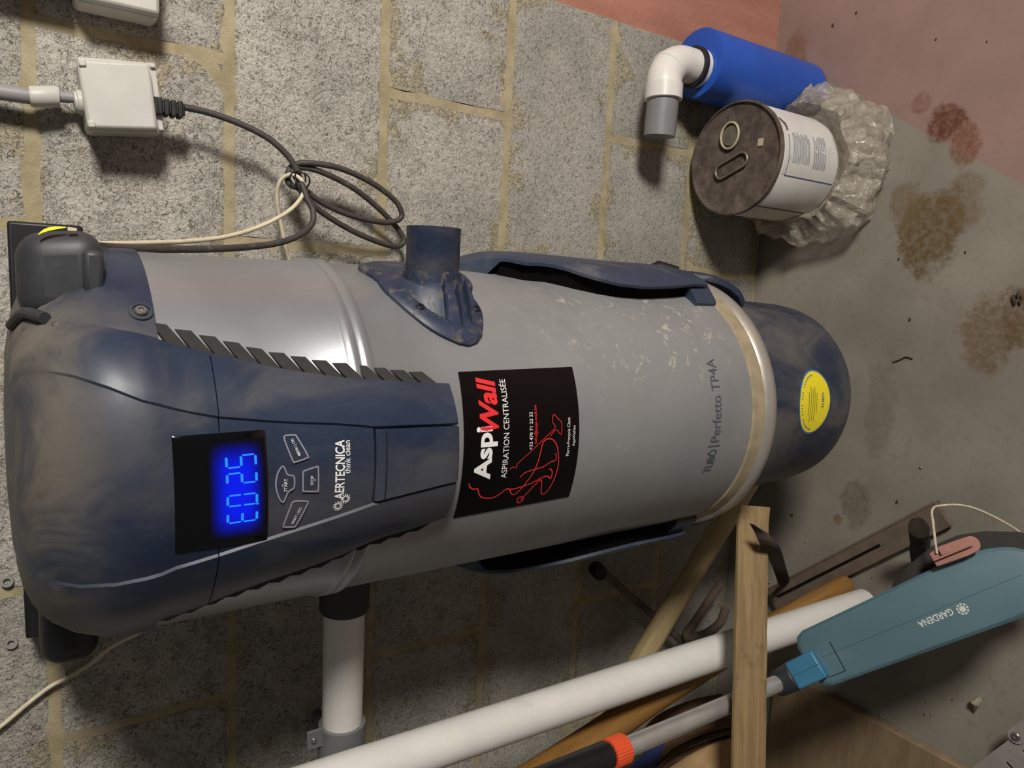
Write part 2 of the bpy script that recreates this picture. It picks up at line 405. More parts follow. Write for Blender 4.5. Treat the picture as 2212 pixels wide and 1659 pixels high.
class MB:
    def __init__(s): s.v = []; s.f = []; s.uv = None
    def add(s, vs, fs):
        o = len(s.v); s.v += [Vector(p) for p in vs]; s.f += [tuple(i + o for i in f) for f in fs]
        return s
    def box(s, c, size, ax=None):
        X, Y, Z = ax or (V(1, 0, 0), V(0, 1, 0), V(0, 0, 1))
        c = Vector(c); h = [k / 2 for k in size]; vs = []
        for sx in (-1, 1):
            for sy in (-1, 1):
                for sz in (-1, 1): vs.append(c + X * (sx * h[0]) + Y * (sy * h[1]) + Z * (sz * h[2]))
        return s.add(vs, [(0, 1, 3, 2), (4, 6, 7, 5), (0, 4, 5, 1), (2, 3, 7, 6), (0, 2, 6, 4), (1, 5, 7, 3)])
    def bar(s, a, b, w, h, up=(0, 0, 1)):
        a = Vector(a); b = Vector(b); x, y, z = frame(b - a, up)
        return s.box((a + b) / 2, (w, h, (b - a).length), (x, y, z))
    def tube(s, pts, r, seg=12, cap=True, up=(0.3, 0.2, 0.9)):
        pts = [Vector(p) for p in pts]; n = len(pts)
        rs = r if isinstance(r, (list, tuple)) else [r] * n
        rings = []; x = None
        for i, p in enumerate(pts):
            d = (pts[min(i + 1, n - 1)] - pts[max(i - 1, 0)]).normalized()
            if x is None: x, y, _ = frame(d, up)
            else:
                x = (x - d * x.dot(d)).normalized(); y = d.cross(x)
            rings.append([p + (x * math.cos(2 * math.pi * k / seg) + y * math.sin(2 * math.pi * k / seg)) * rs[i] for k in range(seg)])
        return s.rings(rings, cap)
    def rings(s, rings, cap=True, close=False):
        n = len(rings[0]); o = len(s.v); fs = []
        for q in rings: s.v += [Vector(p) for p in q]
        for i in range(len(rings) - 1):
            for k in range(n):
                a = o + i * n + k; b = o + i * n + (k + 1) % n
                fs.append((a, b, b + n, a + n))
        if cap:
            fs.append(tuple(o + k for k in reversed(range(n))))
            fs.append(tuple(o + (len(rings) - 1) * n + k for k in range(n)))
        s.f += fs
        return s
    def lathe(s, prof, c=(0, 0, 0), seg=64, axis=None, cap=True, a0=0.0):
        c = Vector(c); X, Y, Z = axis or (V(1, 0, 0), V(0, 1, 0), V(0, 0, 1))
        return s.rings([[c + (X * math.cos(a0 + 2 * math.pi * k / seg) + Y * math.sin(a0 + 2 * math.pi * k / seg)) * r + Z * z for k in range(seg)] for r, z in prof], cap)
    def prism(s, poly, c, ax, d):
        c = Vector(c); X, Y, Z = ax; n = len(poly)
        a = [c + X * p[0] + Y * p[1] for p in poly]; b = [p + Z * d for p in a]
        return s.add(a + b, [tuple(reversed(range(n))), tuple(range(n, 2 * n))] + [(i, (i + 1) % n, n + (i + 1) % n, n + i) for i in range(n)])
    def grid(s, g):
        o = len(s.v); m = len(g[0])
        for r in g: s.v += [Vector(p) for p in r]
        for i in range(len(g) - 1):
            for j in range(m - 1):
                a = o + i * m + j
                s.f.append((a, a + 1, a + m + 1, a + m))
        return s
    def slab(s, g, h):
        "two grids (front, back) of equal size joined round the border"
        m = len(g[0]); n = len(g)
        s.grid(g); o1 = len(s.v) - m * n
        o2 = len(s.v)
        for r in h: s.v += [Vector(p) for p in r]
        for i in range(n - 1):
            for j in range(m - 1):
                a = o2 + i * m + j
                s.f.append((a, a + m, a + m + 1, a + 1))
        bd = [j for j in range(m)] + [i * m + m - 1 for i in range(1, n)] + [(n - 1) * m + j for j in range(m - 2, -1, -1)] + [i * m for i in range(n - 2, 0, -1)]
        for a, b in zip(bd, bd[1:] + bd[:1]): s.f.append((o1 + b, o1 + a, o2 + a, o2 + b))
        return s
    def rock(s, c, r, seed=0, sq=(1, 1, 0.7), sub=2):
        bm = bmesh.new(); bmesh.ops.create_icosphere(bm, subdivisions=sub, radius=1)
        vs = []
        for v in bm.verts:
            k = 1 + 0.45 * noise.noise(v.co * 1.6 + Vector((seed * 3.1, seed, 0)))
            vs.append(Vector(c) + Vector((v.co.x * sq[0], v.co.y * sq[1], v.co.z * sq[2])) * r * k)
        bm.verts.index_update()
        fs = [tuple(v.index for v in f.verts) for f in bm.faces]; bm.free()
        return s.add(vs, fs)
    def build(s, name, mat, parent=None, angle=35, bevel=0, origin=None, kind=None, label=None, axes=None):
        me = bpy.data.meshes.new(name)
        root = parent
        base = Vector((0, 0, 0))
        if parent is not None: base = Vector(parent['_base']) if '_base' in parent.keys() else Vector((0, 0, 0))
        elif origin is not None: base = Vector(origin)
        if axes is not None: me.from_pydata([Vector((axes[0].dot(p - base), axes[1].dot(p - base), axes[2].dot(p - base))) for p in s.v], [], s.f)
        else: me.from_pydata([p - base for p in s.v], [], s.f)
        bm = bmesh.new(); bm.from_mesh(me); bmesh.ops.recalc_face_normals(bm, faces=bm.faces); bm.to_mesh(me); bm.free()
        me.polygons.foreach_set('use_smooth', [True] * len(me.polygons))
        me.set_sharp_from_angle(angle=math.radians(angle))
        me.materials.append(M[mat] if isinstance(mat, str) else mat)
        o = bpy.data.objects.new(name, me); col.objects.link(o)
        if parent is not None:
            o.parent = parent; o['_base'] = tuple(base)
        elif origin is not None:
            o.location = base; o['_base'] = tuple(base)
        if axes is not None: o.rotation_euler = Matrix((axes[0], axes[1], axes[2])).transposed().to_euler()
        if bevel:
            b = o.modifiers.new('bevel', 'BEVEL'); b.width = bevel; b.segments = 2; b.limit_method = 'ANGLE'; b.angle_limit = math.radians(40)
        if kind: o['kind'] = kind
        if label: o['label'] = label
        return o

def tag(o, label, cat, group=None):
    o['label'] = label; o['category'] = cat
    if group: o['group'] = group
    return o
def thing(name, loc, label, cat, group=None):
    o = bpy.data.objects.new(name, None); col.objects.link(o)
    o.location = loc; o['_base'] = tuple(loc); o.empty_display_size = 0.05
    return tag(o, label, cat, group)
def struct(o): o['kind'] = 'structure'; return o

def text_mesh(body, size, shear=0.0, bold=0.0, align='CENTER', sx=1.0, space=1.0):
    cu = bpy.data.curves.new('t', 'FONT'); cu.body = body; cu.size = size; cu.shear = shear; cu.offset = bold
    cu.align_x = align; cu.resolution_u = 3; cu.fill_mode = 'FRONT'; cu.space_character = space
    ob = bpy.data.objects.new('t', cu); col.objects.link(ob)
    dg = bpy.context.evaluated_depsgraph_get()
    me = bpy.data.meshes.new_from_object(ob.evaluated_get(dg))
    vs = [(v.co.x * sx, v.co.y) for v in me.vertices]; fs = [tuple(p.vertices) for p in me.polygons]
    bpy.data.objects.remove(ob); bpy.data.curves.remove(cu); bpy.data.meshes.remove(me)
    return vs, fs

# ------------------------------------------------------------------ the room: block wall, painted wall, floor
Z0 = 0.0147
PITCH = 0.4075
WALL_END = 0.424
mb = MB(); mb.box((-1.138, 0.071, 0.9), (3.124, 0.139, 1.8))
wall_back = struct(mb.build('wall_back', 'mortar', origin=(0, 0, 0)))
tagless = wall_back
wall_back['label'] = 'bare grey concrete block wall with cream mortar joints behind the vacuum unit'

def make_block(x0, x1, z0, z1, idx):
    j = 0.0065
    x0 += j; x1 -= j; z0 += j; z1 -= j
    c = Vector(((x0 + x1) / 2, 0.05, (z0 + z1) / 2)); hx = (x1 - x0) / 2; hz = (z1 - z0) / 2
    nx, nz = 14, 8
    g = []
    for i in range(nz + 1):
        row = []
        for k in range(nx + 1):
            x = -hx + 2 * hx * k / nx; z = -hz + 2 * hz * i / nz
            s = Vector((x * 60 + idx * 5.1, z * 60, idx * 2.3))
            ed = (k in (0, nx)) or (i in (0, nz))
            dx = noise.noise(s) * (0.0022 if k in (0, nx) else 0.0)
            dz = noise.noise(s + Vector((9, 3, 1))) * (0.0022 if i in (0, nz) else 0.0)
            dy = -0.0512 + noise.noise(s * 0.5 + Vector((1, 7, 4))) * 0.0014 + (0.0022 + 0.002 * noise.noise(s * 1.3) if ed else 0.0)
            row.append(Vector((x + dx, dy, z + dz)))
        g.append(row)
    m = len(g[0]); me_v = [p for r in g for p in r]; n = len(g)
    fs = [(i * m + k, i * m + k + 1, (i + 1) * m + k + 1, (i + 1) * m + k) for i in range(n - 1) for k in range(m - 1)]
    bd = list(range(m)) + [i * m + m - 1 for i in range(1, n)] + [(n - 1) * m + k for k in range(m - 2, -1, -1)] + [i * m for i in range(n - 2, 0, -1)]
    o = len(me_v)
    me_v += [Vector((me_v[b].x, 0.0, me_v[b].z)) for b in bd]
    L = len(bd)
    fs += [(bd[(q + 1) % L], bd[q], o + q, o + (q + 1) % L) for q in range(L)]
    me = bpy.data.meshes.new('block'); me.from_pydata(me_v, [], fs)
    me.polygons.foreach_set('use_smooth', [True] * len(me.polygons)); me.set_sharp_from_angle(angle=math.radians(50))
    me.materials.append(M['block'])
    ob = bpy.data.objects.new('block', me); col.objects.link(ob)
    ob.parent = wall_back; ob.location = c
idx = 0
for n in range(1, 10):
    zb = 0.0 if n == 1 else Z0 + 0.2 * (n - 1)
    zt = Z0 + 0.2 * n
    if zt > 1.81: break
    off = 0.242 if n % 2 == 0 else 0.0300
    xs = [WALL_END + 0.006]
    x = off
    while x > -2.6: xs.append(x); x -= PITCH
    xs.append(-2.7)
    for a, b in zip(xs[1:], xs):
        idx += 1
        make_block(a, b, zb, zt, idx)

mb = MB(); mb.box((1.112, 0.075, 0.9), (1.376, 0.14, 1.8))
w = struct(mb.build('wall_right', 'salmon', origin=(0, 0, 0)))
w['label'] = 'salmon pink painted wall beyond the end of the block wall'
mb = MB(); mb.box((-0.45, -1.4, -0.05), (4.5, 3.09, 0.1))
fl = struct(mb.build('floor', 'floor', origin=(0, 0, 0)))
fl['label'] = 'grey concrete floor with brown stains and a pink painted part'

# ------------------------------------------------------------------ central vacuum unit
CX, CY, R = -0.161, -0.219, 0.169
def cyl(th, z, r=R, cx=CX, cy=CY):
    a = math.radians(th)
    return Vector((cx + r * math.sin(a), cy - r * math.cos(a), z))
vac = thing('central_vacuum', (CX, CY, 0.2), 'silver and navy blue cylindrical central vacuum unit hung on the block wall', 'vacuum')

def on_cyl(vs, fs, name, mat, parent, r, th0, z0, cx=CX, cy=CY, eps=0.0004, rot=0.0, label=None, rfun=None):
    m = MB(); cr, sr = math.cos(rot), math.sin(rot)
    pts = []
    for x, y in vs:
        x, y = x * cr - y * sr, x * sr + y * cr
        th = th0 + math.degrees(x / r); z = z0 + y
        pts.append(cyl(th, z, (rfun(th, z) if rfun else r) + eps, cx, cy))
    m.add(pts, fs)
    return m.build(name, mat, parent, label=label)
def text_fit(body, bl, tr, mat, parent, r, shear=0.0, bold=0.0, name='lettering', eps=0.0006, label=None, rfun=None, cx=CX, cy=CY, space=1.0):
    "lettering bent round the drum, its box fitted between two (angle, height) corners"
    vs, fs = text_mesh(body, 1.0, shear, bold, 'LEFT', space=space)
    x0 = min(v[0] for v in vs); x1 = max(v[0] for v in vs); y0 = min(v[1] for v in vs); y1 = max(v[1] for v in vs)
    w = math.radians(tr[0] - bl[0]) * r; h = tr[1] - bl[1]
    vs = [((v[0] - x0) / (x1 - x0) * w, (v[1] - y0) / (y1 - y0) * h) for v in vs]
    return on_cyl(vs, fs, name, mat, parent, r, bl[0], bl[1], cx, cy, eps, 0.0, label, rfun)
def ribbon(pts, wd, name, mat, parent, r, smooth=5, eps=0.0006, closed=False, rfun=None, label=None, cx=CX, cy=CY, hgt=0.0):
    p2 = [Vector((math.radians(t) * r, z, 0)) for t, z in pts]
    if closed: p2 = p2 + [p2[0]]
    if smooth: p2 = spline(p2, smooth)
    ga = []; gb = []
    n = len(p2)
    for i, p in enumerate(p2):
        a = p2[max(i - 1, 0)]; b = p2[min(i + 1, n - 1)]
        if closed and i in (0, n - 1): a, b = p2[n - 2], p2[1]
        d = (b - a)
        d = d.normalized() if d.length > 1e-9 else Vector((1, 0, 0))
        q = Vector((-d.y, d.x, 0)) * wd / 2
        ga.append(p - q); gb.append(p + q)
    def up(q, e):
        th = math.degrees(q.x / r); return cyl(th, q.y, (rfun(th, q.y) if rfun else r) + e, cx, cy)
    m = MB()
    if hgt: m.slab([[up(q, eps + hgt) for q in ga], [up(q, eps + hgt) for q in gb]], [[up(q, eps - 0.0005) for q in ga], [up(q, eps - 0.0005) for q in gb]])
    else: m.grid([[up(q, eps) for q in ga], [up(q, eps) for q in gb]])
    return m.build(name, mat, parent, label=label)

# body of the drum with the bead round its middle
m = MB(); m.lathe([(R - 0.004, 0.452), (R, 0.455), (R, 0.60), (R, 0.80), (R, 0.979), (R + 0.0012, 0.981), (R + 0.0034, 0.985), (R + 0.0036, 0.989),
    (R + 0.0014, 0.9925), (R + 0.0036, 0.996), (R + 0.0034, 1.0), (R + 0.0012, 1.004), (R, 1.006), (R, 1.08), (R, 1.152), (R - 0.01, 1.156)], (CX, CY, 0), 128)
m.build('body', 'silver', vac, 40)
# bottom rim: dusty ledge and bright lip
m = MB(); m.lathe([(R - 0.001, 0.486), (R + 0.002, 0.483), (R + 0.0045, 0.466)], (CX, CY, 0), 128, cap=False); m.build('ledge', 'rim_dust', vac, label='dusty ledge above the rim')
m = MB(); m.lathe([(R + 0.0045, 0.4665), (R + 0.0075, 0.463), (R + 0.009, 0.456), (R + 0.0075, 0.447), (R + 0.003, 0.444), (R - 0.02, 0.444)], (CX, CY, 0), 128, cap=False)
m.build('rim', 'rim_silver', vac, 60)
# dust bin
BIN = [(0.13, 0.47), (0.150, 0.455), (0.1492, 0.43), (0.1455, 0.33), (0.142, 0.245), (0.139, 0.222), (0.132, 0.208), (0.12, 0.2), (0.0, 0.2)]
BCX = CX + 0.003
def bin_r(z): return itp([(0.2, 0.125), (0.222, 0.139), (0.245, 0.142), (0.33, 0.1455), (0.43, 0.1492)], z)
m = MB(); m.lathe(BIN, (BCX, CY, 0), 96, cap=False)
dust_bin = m.build('dust_bin', 'blue', vac, 50)

# top cap
CAP = [(1.150, 0.1712), (1.165, 0.1716), (1.185, 0.1690), (1.205, 0.1610), (1.220, 0.1500), (1.232, 0.1340), (1.240, 0.112), (1.245, 0.08), (1.247, 0.04)]
def cap_r(z): return itp([(0.0, R)] + [(1.149, R)] + CAP, z)
m = MB(); m.lathe([(0.160, 1.1485), (0.1712, 1.1485)] + [(r, z) for z, r in CAP] + [(0.0, 1.2475)], (CX, CY, 0), 128, cap=False)
m.build('top_cap', 'blue', vac, 60)

# front cover: raised flanks, recessed middle, all following the drum
CRE_R = sorted((z, t) for t, z in [(36.03,1.2431),(29.70,1.2200),(24.63,1.1937),(19.86,1.1662),(17.03,1.1367),(15.39,1.1156),(13.48,1.0733),(11.86,1.0219),(10.57,0.9942),(9.78,0.9176)])
OUT_R = sorted((z, t) for t, z in [(48.29,1.2365),(45.19,1.2193),(39.08,1.1807),(36.01,1.1508),(33.41,1.1282),(31.68,1.1088),(27.44,1.0632),(24.65,1.0139),(22.37,0.9428),(21.97,0.9208),(21.53,0.9076)])
OUT_L = sorted((z, -t) for t, z in [(-42.86,1.1571),(-40.83,1.1302),(-35.42,1.0961),(-32.84,1.0725),(-30.81,1.0472),(-27.28,1.0095),(-23.60,0.9857),(-21.53,0.9476),(-19.09,0.9098)])
CRE_L = [(0.92, 6.3), (0.99, 8.9), (1.022, 11.2), (1.083, 15.0), (1.115, 17.2), (1.138, 18.6), (1.169, 20.2), (1.198, 21.8), (1.225, 24.5), (1.245, 30.0)]
OUT_L = OUT_L + [(1.19, 46.0), (1.22, 50.0), (1.245, 58.0)]
OUT_R = [q for q in OUT_R if q[0] < 1.222] + [(1.245, 54.0)]
def cre(z, s): return itp(CRE_R if s > 0 else CRE_L, z)
def outr(z, s): return itp(OUT_R if s > 0 else OUT_L, z)
FAD = [(1.15, 1.0), (1.20, 0.95), (1.22, 0.85), (1.235, 0.7), (1.245, 0.55)]
def cover_off(th, z):
    c = cre(z, th); o = outr(z, th); a = abs(th); s = itp(FAD, z)
    if a <= c: d = 0.0165 + 0.0012 * (1 - (a / c) ** 2)
    elif a <= c + 0.5: d = lerp(0.0165, 0.0184, (a - c) / 0.5)
    else:
        t = (a - c - 0.5) / max(o - c - 0.5, 0.01); d = lerp(0.0184, 0.0088, t ** 1.35)
    return d * s
def cover_r(th, z): return cap_r(z) + cover_off(th, z)
def patch(name, zs, lo, hi, us, rfun, mat='blue', back=0.003, angle=32, label=None):
    "curved plate between angle bounds lo(z) and hi(z)"
    g = []; h = []
    for z in zs:
        a, b = lo(z), hi(z)
        g.append([cyl(a + (b - a) * u, z, rfun(a + (b - a) * u, z)) for u in us])
        h.append([cyl(a + (b - a) * u, z, cap_r(z) - back) for u in us])
    m = MB(); m.slab(g, h)
    return m.build(name, mat, vac, angle, label=label)
def cover_patch(name, zs, side=0, back=0.003):
    "side 0: whole width, 2: the recessed middle, +1 / -1: one flank"
    g = []; h = []
    for z in zs:
        def flank(s):
            c = cre(z, s); o = outr(z, s)
            return [c + 0.5 + (o - c - 0.5) * q for q in (0, 0.12, 0.25, 0.4, 0.55, 0.7, 0.82, 0.92, 1.0)]
        mid = [cre(z, 1) * q for q in (0, 0.2, 0.4, 0.6, 0.8, 0.93, 1.0)]
        midl = [cre(z, -1) * q for q in (0, 0.2, 0.4, 0.6, 0.8, 0.93, 1.0)]
        if side == 0: A = [-q for q in reversed(flank(-1))] + [-q for q in reversed(midl)] + mid[1:] + flank(1)
        elif side == 2: A = [-q for q in reversed(midl)] + mid[1:]
        else: A = [side * q for q in ([cre(z, side), cre(z, side) + 0.25] + flank(side))]
        g.append([cyl(a, z, cover_r(a, z)) for a in A])
        h.append([cyl(a, z, cap_r(z) - back) for a in A])
    m = MB(); m.slab(g, h)
    return m.build(name, 'blue', vac, 30)
cover_patch('upper_cover', [1.1160, 1.118, 1.125, 1.135, 1.145, 1.155, 1.165, 1.175, 1.185, 1.195, 1.205, 1.213, 1.221, 1.228, 1.234, 1.239, 1.2425])
cover_patch('control_panel', [0.995, 0.9965, 1.005, 1.015, 1.025, 1.04, 1.055, 1.07, 1.085, 1.1, 1.113, 1.1152], side=2)
zsl = [0.915, 0.9165, 0.925, 0.935, 0.95, 0.965, 0.98, 0.995, 1.01, 1.025, 1.04, 1.055, 1.07, 1.085, 1.1, 1.113, 1.1152]
for sd in (1, -1): cover_patch('side_panel', zsl, side=sd)
# flap below the control panel
def flap_r(th, z): return R + 0.0205
fz = [0.9145, 0.917, 0.93, 0.95, 0.97, 0.985, 0.9905, 0.9935]
g = []; h = []
for i, z in enumerate(fz):
    cr_, cl_ = cre(z, 1) - 0.25, -cre(z, -1) + 0.25
    A = [cl_ + (cr_ - cl_) * q for q in (0, 0.02, 0.2, 0.4, 0.6, 0.8, 0.98, 1)]
    e = 0.0022 if i in (0, len(fz) - 1) else 0
    g.append([cyl(a, z, flap_r(a, z) - (0.0022 if k in (0, 7) else 0) - e) for k, a in enumerate(A)])
    h.append([cyl(a, z, R - 0.003) for a in A])
m = MB(); m.slab(g, h); m.build('flap', 'blue', vac, 50)
m = MB()
g = [[cyl(lerp(-cre(z, -1) + 0.9, cre(z, 1) - 0.9, q), z, R + 0.0208) for q in (0, 0.25, 0.5, 0.75, 1)] for z in (0.9845, 0.9858)]
m.grid(g); m.build('flap_groove', 'black_plastic', vac)

# louvres down both sides
for sd in (1, -1):
    for i in range(13):
        zt = 1.1525 - 0.0166 * i - 0.00003 * i * i
        zb = zt - 0.0115; L = 0.0125; w_ = 7.9 - 0.31 * i
        a = [(outr(zb, sd) + w_, zt), (outr(zb - L, sd) + w_ - 0.2, zt - L + 0.002), (outr(zb - L, sd) - 0.8, zb - L), (outr(zb, sd) - 0.8, zb)]
        top = [cyl(sd * t, z, R + hh) for (t, z), hh in zip(a, (0.0012, 0.0050, 0.0095, 0.0060))]
        bot = [cyl(sd * t, z, R - 0.002) for t, z in a]
        m = MB()
        m.add(top + bot, [(0, 1, 2, 3), (7, 6, 5, 4)] + [(k, 4 + k, 4 + (k + 1) % 4, (k + 1) % 4) for k in range(4)])
        lv = m.build('louvre', 'dark_louvre', vac, 20)

# display
DR = 0.018
d0, d1, d2, d3 = (12.12,1.1481), (12.19,1.0831), (-14.98,1.0805), (-14.77,1.1465)
def disp_pt(u, v, e=0.0):
    "u: 0 left .. 1 right, v: 0 bottom .. 1 top of the window"
    tl, bl_ = d3, d2; tr, br = d0, d1
    t = lerp(lerp(bl_[0], br[0], u), lerp(tl[0], tr[0], u), v); z = lerp(lerp(bl_[1], br[1], u), lerp(tl[1], tr[1], u), v)
    return cyl(t, z, cover_r(0, 1.09) + 0.0012 + e + (0.0008 * (1 - (2 * u - 1) ** 2)))
us = [0, 0.02, 0.1, 0.25, 0.4, 0.5, 0.6, 0.75, 0.9, 0.98, 1]
vs_ = [0, 0.03, 0.3, 0.7, 0.97, 1]
m = MB()
m.slab([[disp_pt(u, v, -0.0009 if (u in (0, 1) or v in (0, 1)) else 0) for u in us] for v in vs_], [[disp_pt(u, v, -0.004) for u in us] for v in vs_])
display = m.build('display', 'glass_black', vac, 60, label='black glossy display window')
# backlit field and the digits E.025
U0, U1, V0, V1 = 0.06, 0.94, 0.0, 0.66
bu = [U0 + (U1 - U0) * i / 10 for i in range(11)]; bv = [V0 + 0.03 + (V1 - V0 - 0.03) * i / 6 for i in range(7)]
m = MB(); m.grid([[disp_pt(u, v, 0.00015) for u in bu] for v in bv])
bl = m.build('backlight', 'backlight', display)
uvl = bl.data.uv_layers.new(name='UVMap')
for lp in bl.data.loops:
    k = lp.vertex_index
    uvl.data[lp.index].uv = ((k % 11) / 10, (k // 11) / 6)
SEG = {'a': (0, 1, 1, 1), 'b': (1, 1, 1, .5), 'c': (1, .5, 1, 0), 'd': (0, 0, 1, 0), 'e': (0, .5, 0, 0), 'f': (0, 1, 0, .5), 'g': (0, .5, 1, .5)}
DIG = [('E', 'adefg', 0.223, 0.309), ('0', 'abcdef', 0.375, 0.468), ('2', 'abged', 0.568, 0.655), ('5', 'afgcd', 0.705, 0.802)]
VB, VT = 0.135, 0.455
for ch, segs, ua, ub in DIG:
    m = MB()
    for sg in segs:
        x0, y0, x1, y1 = SEG[sg]
        p = Vector((lerp(ua, ub, x0), lerp(VB, VT, y0), 0)); q = Vector((lerp(ua, ub, x1), lerp(VB, VT, y1), 0))
        d = q - p; horiz = abs(d.x) > abs(d.y)
        hw = (0.0085 if horiz else 0.0070)
        t0, t1 = 0.10, 0.90
        def P(t, s):
            k = p + d * t
            k += Vector((0, hw * 1.7, 0)) * s if horiz else Vector((hw, 0, 0)) * s
            return disp_pt(k.x, k.y, 0.0004)
        m.add([P(t0 - 0.03, 0), P(t0 + 0.04, 1), P(t1 - 0.04, 1), P(t1 + 0.03, 0), P(t1 - 0.04, -1), P(t0 + 0.04, -1)], [(0, 1, 2, 3, 4, 5)])
    m.build('digit', 'segment_blue', display, label='glowing blue digit ' + ch)
m = MB(); m.add([disp_pt(0.372 + 0.009 * math.cos(k * math.pi / 5), 0.128 + 0.016 * math.sin(k * math.pi / 5), 0.0004) for k in range(10)], [tuple(range(10))])
m.build('decimal_point', 'segment_blue', display)

# buttons with pale outlines and lettering
PR = cover_r(0, 1.05)
def prf(th, z): return cover_r(th, z)
BTN = [
 ('MENU | OK', [(10.25,1.0694),(10.59,1.0677),(10.50,1.0608),(10.14,1.0593),(5.15,1.0507),(4.56,1.0520),(3.88,1.0607),(4.25,1.0631),(8.75,1.0684)], (7.51,1.0606), 1.2, 0.0020),
 ('START', [(3.55,1.0712),(3.07,1.0696),(1.50,1.0676),(1.05,1.0656),(0.82,1.0624),(0.02,1.0615),(-2.30,1.0618),(-3.17,1.0662),(-5.17,1.0689),(-5.72,1.0704),(-4.87,1.0729),(-2.28,1.0759),(-0.23,1.0763),(1.99,1.0748)], (-1.28,1.0687), 0.0, 0.0024),
 ('STOP', [(1.77,1.0541),(2.45,1.0441),(1.97,1.0427),(-3.56,1.0423),(-3.95,1.0436),(-3.55,1.0537),(-3.13,1.0551),(1.09,1.0553)], (-0.87,1.0480), 0.0, 0.0022),
 ('RESET | ESC', [(-5.95,1.0631),(-5.58,1.0611),(-5.96,1.0519),(-6.71,1.0503),(-12.31,1.0581),(-12.77,1.0605),(-12.44,1.0680),(-11.49,1.0686),(-6.46,1.0638)], (-9.48,1.0590), -1.1, 0.0020)]
for body, poly, cen, rot, sz in BTN:
    cx_ = sum(p[0] for p in poly) / len(poly); cz_ = sum(p[1] for p in poly) / len(poly)
    m = MB(); n = len(poly)
    out = [cyl(t, z, prf(t, z) - 0.001) for t, z in poly]; top = [cyl(lerp(t, cx_, 0.05), lerp(z, cz_, 0.05), prf(t, z) + 0.0009) for t, z in poly]
    inn = [cyl(lerp(t, cx_, 0.5), lerp(z, cz_, 0.5), prf(t, z) + 0.0011) for t, z in poly]
    m.add(out + top + inn + [cyl(cx_, cz_, prf(cx_, cz_) + 0.0012)],
          [(k, (k + 1) % n, n + (k + 1) % n, n + k) for k in range(n)] + [(n + k, n + (k + 1) % n, 2 * n + (k + 1) % n, 2 * n + k) for k in range(n)] + [(2 * n + k, 2 * n + (k + 1) % n, 3 * n) for k in range(n)])
    b = m.build('button', 'blue', vac, 30)
    ribbon([(lerp(t, cx_, 0.04), lerp(z, cz_, 0.04)) for t, z in poly], 0.0011, 'outline', 'button_line', b, PR, 3, 0.0011, True, prf, hgt=0.0003)
    vs, fs = text_mesh(body, sz * 1.45, 0, 0.00003)
    ang = {'MENU | OK': 0.40, 'RESET | ESC': -0.42}.get(body, 0.0)
    yo = -sz * 0.5
    on_cyl([(x, y + yo) for x, y in vs], fs, 'lettering', 'print_white', b, PR, cen[0], cen[1], eps=0.0018, rot=ang, rfun=prf)
    if body in ('START', 'STOP'):
        s_ = 1 if body == 'START' else -1
        zc = cen[1] + s_ * 0.0023
        ribbon([(cen[0] - 0.32, zc - s_ * 0.0004), (cen[0], zc + s_ * 0.0004), (cen[0] + 0.32, zc - s_ * 0.0004)], 0.0004, 'chevron', 'print_white', b, PR, 0, 0.0018, rfun=prf)

# maker's name on the control panel
text_fit('AERTECNICA', (-6.90,1.0206), (8.25,1.0287), 'print_white', vac, PR, 0.12, 0.022, rfun=prf, label='white maker name lettering')
text_fit('think clean', (-0.25,1.0160), (8.06,1.0209), 'print_white', vac, PR, 0, 0.006, rfun=prf, label='white slogan lettering')
for c in ((-8.60,1.0249), (-6.84,1.0190)):
    m = MB()
    for k in range(12):
        a = 2 * math.pi * k / 12
        P = [(0.0013, a), (0.0023, a + 0.12), (0.0046, a + 0.60), (0.0038, a + 0.74), (0.0021, a + 0.42)]
        m.add([cyl(c[0] + math.degrees(rr * math.cos(b) / PR), c[1] + rr * math.sin(b), prf(c[0], c[1]) + 0.0007) for rr, b in P], [(0, 1, 2, 3, 4)])
    m.build('logo_wheel', 'print_white', vac)

# black advertising sticker
s_tl, s_tr, s_bl, s_br = (-22.56,0.8997), (26.02,0.8988), (-21.06,0.7618), (26.56,0.7632)
def stk(u, v, e=0.0):
    t = lerp(lerp(s_bl[0], s_br[0], u), lerp(s_tl[0], s_tr[0], u), v); z = lerp(lerp(s_bl[1], s_br[1], u), lerp(s_tl[1], s_tr[1], u), v)
    return cyl(t, z, R + 0.0007 + e)
g1 = [[stk(u / 24, v / 4) for u in range(25)] for v in range(5)]; g2 = [[stk(u / 24, v / 4, -0.0006) for u in range(25)] for v in range(5)]
m = MB(); m.slab(g1, g2)
sticker = m.build('sticker', 'sticker_black', vac, 50, label='black glossy advertising sticker')
SR = R + 0.0007
def S(body, bl, tr, mat, **k): return text_fit(body, bl, tr, mat, sticker, SR, **k)
S('Aspi', ((-9.35,0.8675)[0], (1.22,0.8624)[1]), ((8.21,0.8805)[0], (7.21,0.8871)[1]), 'print_white', bold=0.034)
S('Wall', ((6.41,0.8610)[0], (7.30,0.8610)[1]), ((23.94,0.8749)[0], (23.87,0.8821)[1]), 'print_red', shear=0.25, bold=0.034)
S('ASPIRATION CENTRALIS\u00c9E', ((-9.57,0.8499)[0], (7.77,0.8493)[1]), ((23.06,0.8519)[0], (21.44,0.8576)[1]), 'print_white')
S('+32 470 71 22 22', ((-0.80,0.8208)[0], (5.59,0.8215)[1]), ((11.76,0.8241)[0], (5.68,0.8254)[1]), 'print_white', bold=0.008)
S('info@aspi-wall.be', ((1.09,0.8155)[0], (6.98,0.8153)[1]), ((13.94,0.8179)[0], (7.08,0.8198)[1]), 'print_red', bold=0.008)
